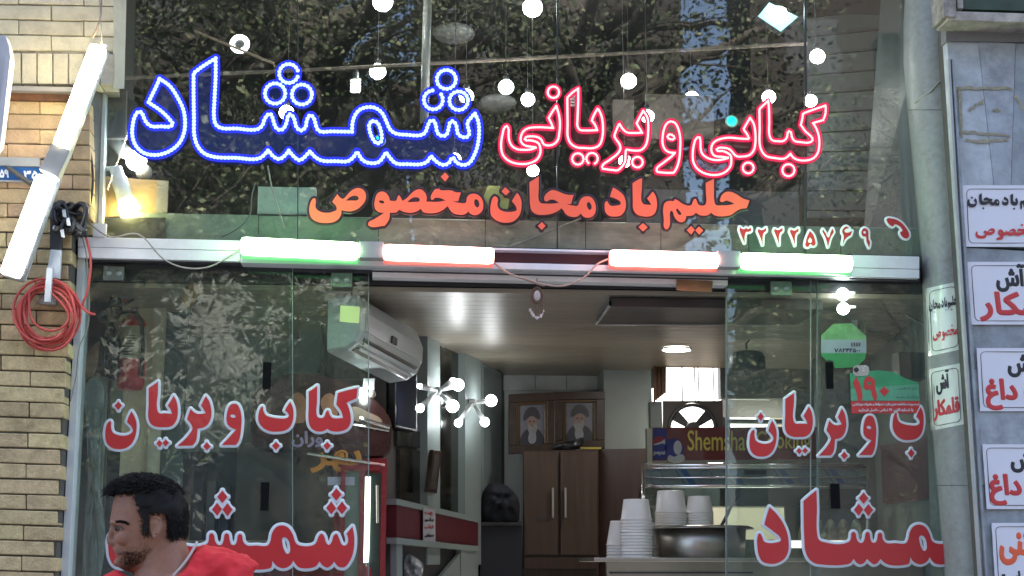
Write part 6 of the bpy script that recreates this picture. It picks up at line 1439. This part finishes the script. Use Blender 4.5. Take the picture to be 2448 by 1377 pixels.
# trapezius slope up to the collar on the back side
sp_.append(limb([MP(464, 1318, -.035), MP(500, 1344, -.02), MP(545, 1364, 0), MP(580, 1396, 0)], [.022, .05, .058, .066], 20))
sp_.append(limb([MP(486, 1313, .02), MP(480, 1345, .045), MP(466, 1385, .06), MP(450, 1430, .07)], [.011, .022, .036, .05], 20))
sp_.append(limb([MP(462, 1330, .03), MP(505, 1360, .03), MP(555, 1402, 0)], [.020, .055, .075], 20))
sp_.append(limb([MP(338, 1405, .0), MP(300, 1425, .0), MP(272, 1450, 0)], [.030, .052, .07], 20))
shirt = obj('t_shirt', join(*sp_), M_shirt, man)
rm = shirt.modifiers.new('remesh', 'REMESH'); rm.mode = 'VOXEL'; rm.voxel_size = .006; rm.use_smooth_shade = True
s3 = shirt.modifiers.new('smooth', 'SMOOTH'); s3.factor = .7; s3.iterations = 22
tx = bpy.data.textures.new('folds', 'CLOUDS'); tx.noise_scale = .045; tx.noise_depth = 3; dm_ = shirt.modifiers.new('folds', 'DISPLACE'); dm_.texture = tx; dm_.strength = .026; dm_.mid_level = .5; dm_.texture_coords = 'LOCAL'
col_ = cr([(474, 1297, False), (468, 1312, False), (455, 1336, False), (436, 1362, False), (416, 1385, False)], 5, False)
obj('collar', tube([MP(p.x, p.y, .030 + .012 * i / 5) for i, p in enumerate(col_)], .0035, 8), mat('collar_white', (.55, .5, .48), .7), man)
obj('trousers', join(*[limb([Vector((SC.x + s * .09, SC.y, hipz + .1)), Vector((SC.x + s * .09, SC.y, hipz - .1)), Vector((SC.x + s * .10, SC.y, .62)), Vector((SC.x + s * .11, SC.y, .19))], [.125, .11, .085, .07], 18) for s in (-1, 1)]), mat('dark_denim', (.03, .035, .06), .8), man, smooth=True)
for s in (-1, 1): obj('shoe', limb([Vector((SC.x + s * .11, SC.y + .06, .16)), Vector((SC.x + s * .11, SC.y - .08, .158)), Vector((SC.x + s * .11, SC.y - .21, .15))], [.042, .05, .035], 12), M_black, man, smooth=True)

# ------------------------------------------------------------------ street behind the viewer (seen in the glass)
random.seed(12)
M_bark = mat('bark', (.10, .085, .07), .9, var=.3, scale=6, bump=.4)
def leafmat(name, c):
    m = mat(name, c, .55, var=.2, scale=1.5); return m
M_lf = [leafmat('leaf_green', (.10, .14, .05)), leafmat('leaf_light', (.26, .27, .14)), leafmat('leaf_dark', (.05, .065, .03))]
def tree(x, y, h, lean, label, seed, nl=9000):
    rnd = random.Random(seed); t = thing('plane_tree', label, 'tree', (x, y, 0), 'street trees opposite the shop')
    top = Vector((x + lean, y, h * .7)); segs_ = [tube([Vector((x, y, 0)), Vector((x + lean * .3, y, h * .2)), Vector((x + lean * .7, y + .1, h * .4)), top], .2, 10, radii=[.38, .32, .26, .2])]
    tips = []
    for k in range(34):
        a = rnd.uniform(0, 6.28); st_ = Vector((x + lean * .6, y, h * rnd.uniform(.16, .72))); L = rnd.uniform(1.6, 3.9)
        e = st_ + Vector((math.cos(a) * L, math.sin(a) * L * .8, rnd.uniform(.1, .75) * L)); m_ = st_.lerp(e, .5) + Vector((rnd.uniform(-.3, .3), rnd.uniform(-.3, .3), rnd.uniform(0, .4)))
        segs_.append(tube([st_, m_, e], .1, 6, radii=[.17, .10, .04])); tips += [e, m_]
        for q in range(3):
            e2 = m_.lerp(e, rnd.random()) + Vector((rnd.uniform(-1, 1), rnd.uniform(-1, 1), rnd.uniform(-.6, .9))); segs_.append(tube([m_, e2], .02, 4, radii=[.03, .012])); tips.append(e2)
    obj('trunk', join(*segs_), M_bark, t, smooth=True)
    V = [];F = []; MI = []
    for k in range(nl):
        c_ = rnd.choice(tips) + Vector((rnd.gauss(0, .36), rnd.gauss(0, .36), rnd.gauss(0, .3)))
        a = rnd.uniform(0, 6.28); tl_ = rnd.uniform(-.9, .9); s_ = rnd.uniform(.016, .045)
        u_ = Vector((math.cos(a), math.sin(a), tl_)).normalized(); v_ = u_.orthogonal().normalized(); v_ = Matrix.Rotation(rnd.uniform(0, 6.28), 3, u_) @ v_
        b_ = len(V); V += [c_ - u_ * s_, c_ + v_ * s_ * .75, c_ + u_ * s_, c_ - v_ * s_ * .75]; F.append((b_, b_ + 1, b_ + 2, b_ + 3)); MI.append(rnd.choice((0, 0, 1, 2, 2, 2, 2)))
    o = obj('crown', (V, F), M_lf, t, kind='stuff'); o.data.polygons.foreach_set('material_index', MI)
tree(-4.6, -11.5, 13.5, .3, 'left street tree opposite the shop, mirrored in the upper glass', 3, 48000)
tree(-.9, -12.8, 14.5, -.5, 'middle street tree opposite the shop, mirrored in the upper glass', 5, 50000)
tree(2.5, -11.8, 13.5, -.3, 'right street tree opposite the shop, mirrored in the upper glass', 9, 30000)
tree(-7.5, -17.5, 15.5, .3, 'far left tree of the second row across the street', 13, 26000)
tree(-2.8, -18.5, 17.0, .3, 'far middle tree of the second row across the street', 14, 34000)
tree(9.6, -17.0, 12.0, .3, 'outermost right tree of the second row across the street', 16, 16000)
M_ren = mat('sky_blocker_brown', (.045, .037, .032), .9, var=.2)  # dark buildings added to block the mirrored sky, gaps left for bright patches
for (xa, xb, hh, lb) in ((-24, -2.2, 16.5, 'tall brown building added on the left behind the trees to block the sky'), (-2.1, .2, 12.6, 'narrow lower added building, leaving a notch of sky between two tall ones'), (.3, 6.7, 17.0, 'tall brown building added in the middle behind the trees to block the sky'), (8.5, 26, 17.5, 'brown building added on the right behind the trees to block the sky')):
    ob_ = thing('sky_blocker_building', lb, 'building', ((xa + xb) / 2, -28, 0), 'buildings added to block the sky')
    obj('wall', box((xa, -30, 0), (xb, -27, hh)), M_ren, ob_)
    k = xa + .8
    while k < xb - 1.6:
        for q in range(int(hh / 3)): obj('window', box((k, -27.06, 1.2 + q * 3), (k + 1.3, -26.98, 2.7 + q * 3)), M_dark, ob_)
        k += 2.8
rnd = random.Random(31); sp3 = thing('sapling', 'young pale-leaved sapling in full sun by the kerb, mirrored in the left window', 'tree', (-2.0, -8.4, 0))
tw = [tube([(-2.0, -8.4, 0), (-2.02, -8.4, 1.8), (-1.95, -8.4, 3.2)], .03, 6)]; V = [];F = []
ctr = [Vector((-2.0 + rnd.gauss(0, .24) + .08, -8.4 + rnd.gauss(0, .3), 3.35 + rnd.gauss(0, .45))) for _ in range(16)] + [Vector((-1.0 + rnd.gauss(0, .2), -8.4, 4.3 + rnd.gauss(0, .3))) for _ in range(4)]
for c_ in ctr:
    tw.append(tube([(-1.98, -8.4, 2.6), c_], .01, 4))
    for k in range(60):
        p = c_ + Vector((rnd.gauss(0, .13), rnd.gauss(0, .13), rnd.gauss(0, .13))); u_ = Vector((rnd.uniform(-1, 1), rnd.uniform(-.4, .4), rnd.uniform(-1, 1))).normalized(); v_ = Vector((0, 1, 0)).cross(u_).normalized(); L_ = rnd.uniform(.03, .07)
        b_ = len(V); V += [p - u_ * L_, p + v_ * L_ * .3, p + u_ * L_, p - v_ * L_ * .3]; F.append((b_, b_ + 1, b_ + 2, b_ + 3))
obj('trunk', join(*tw), M_bark, sp3); obj('crown', (V, F), translucent('pale_leaf', (.82, .84, .78)), sp3, kind='stuff')
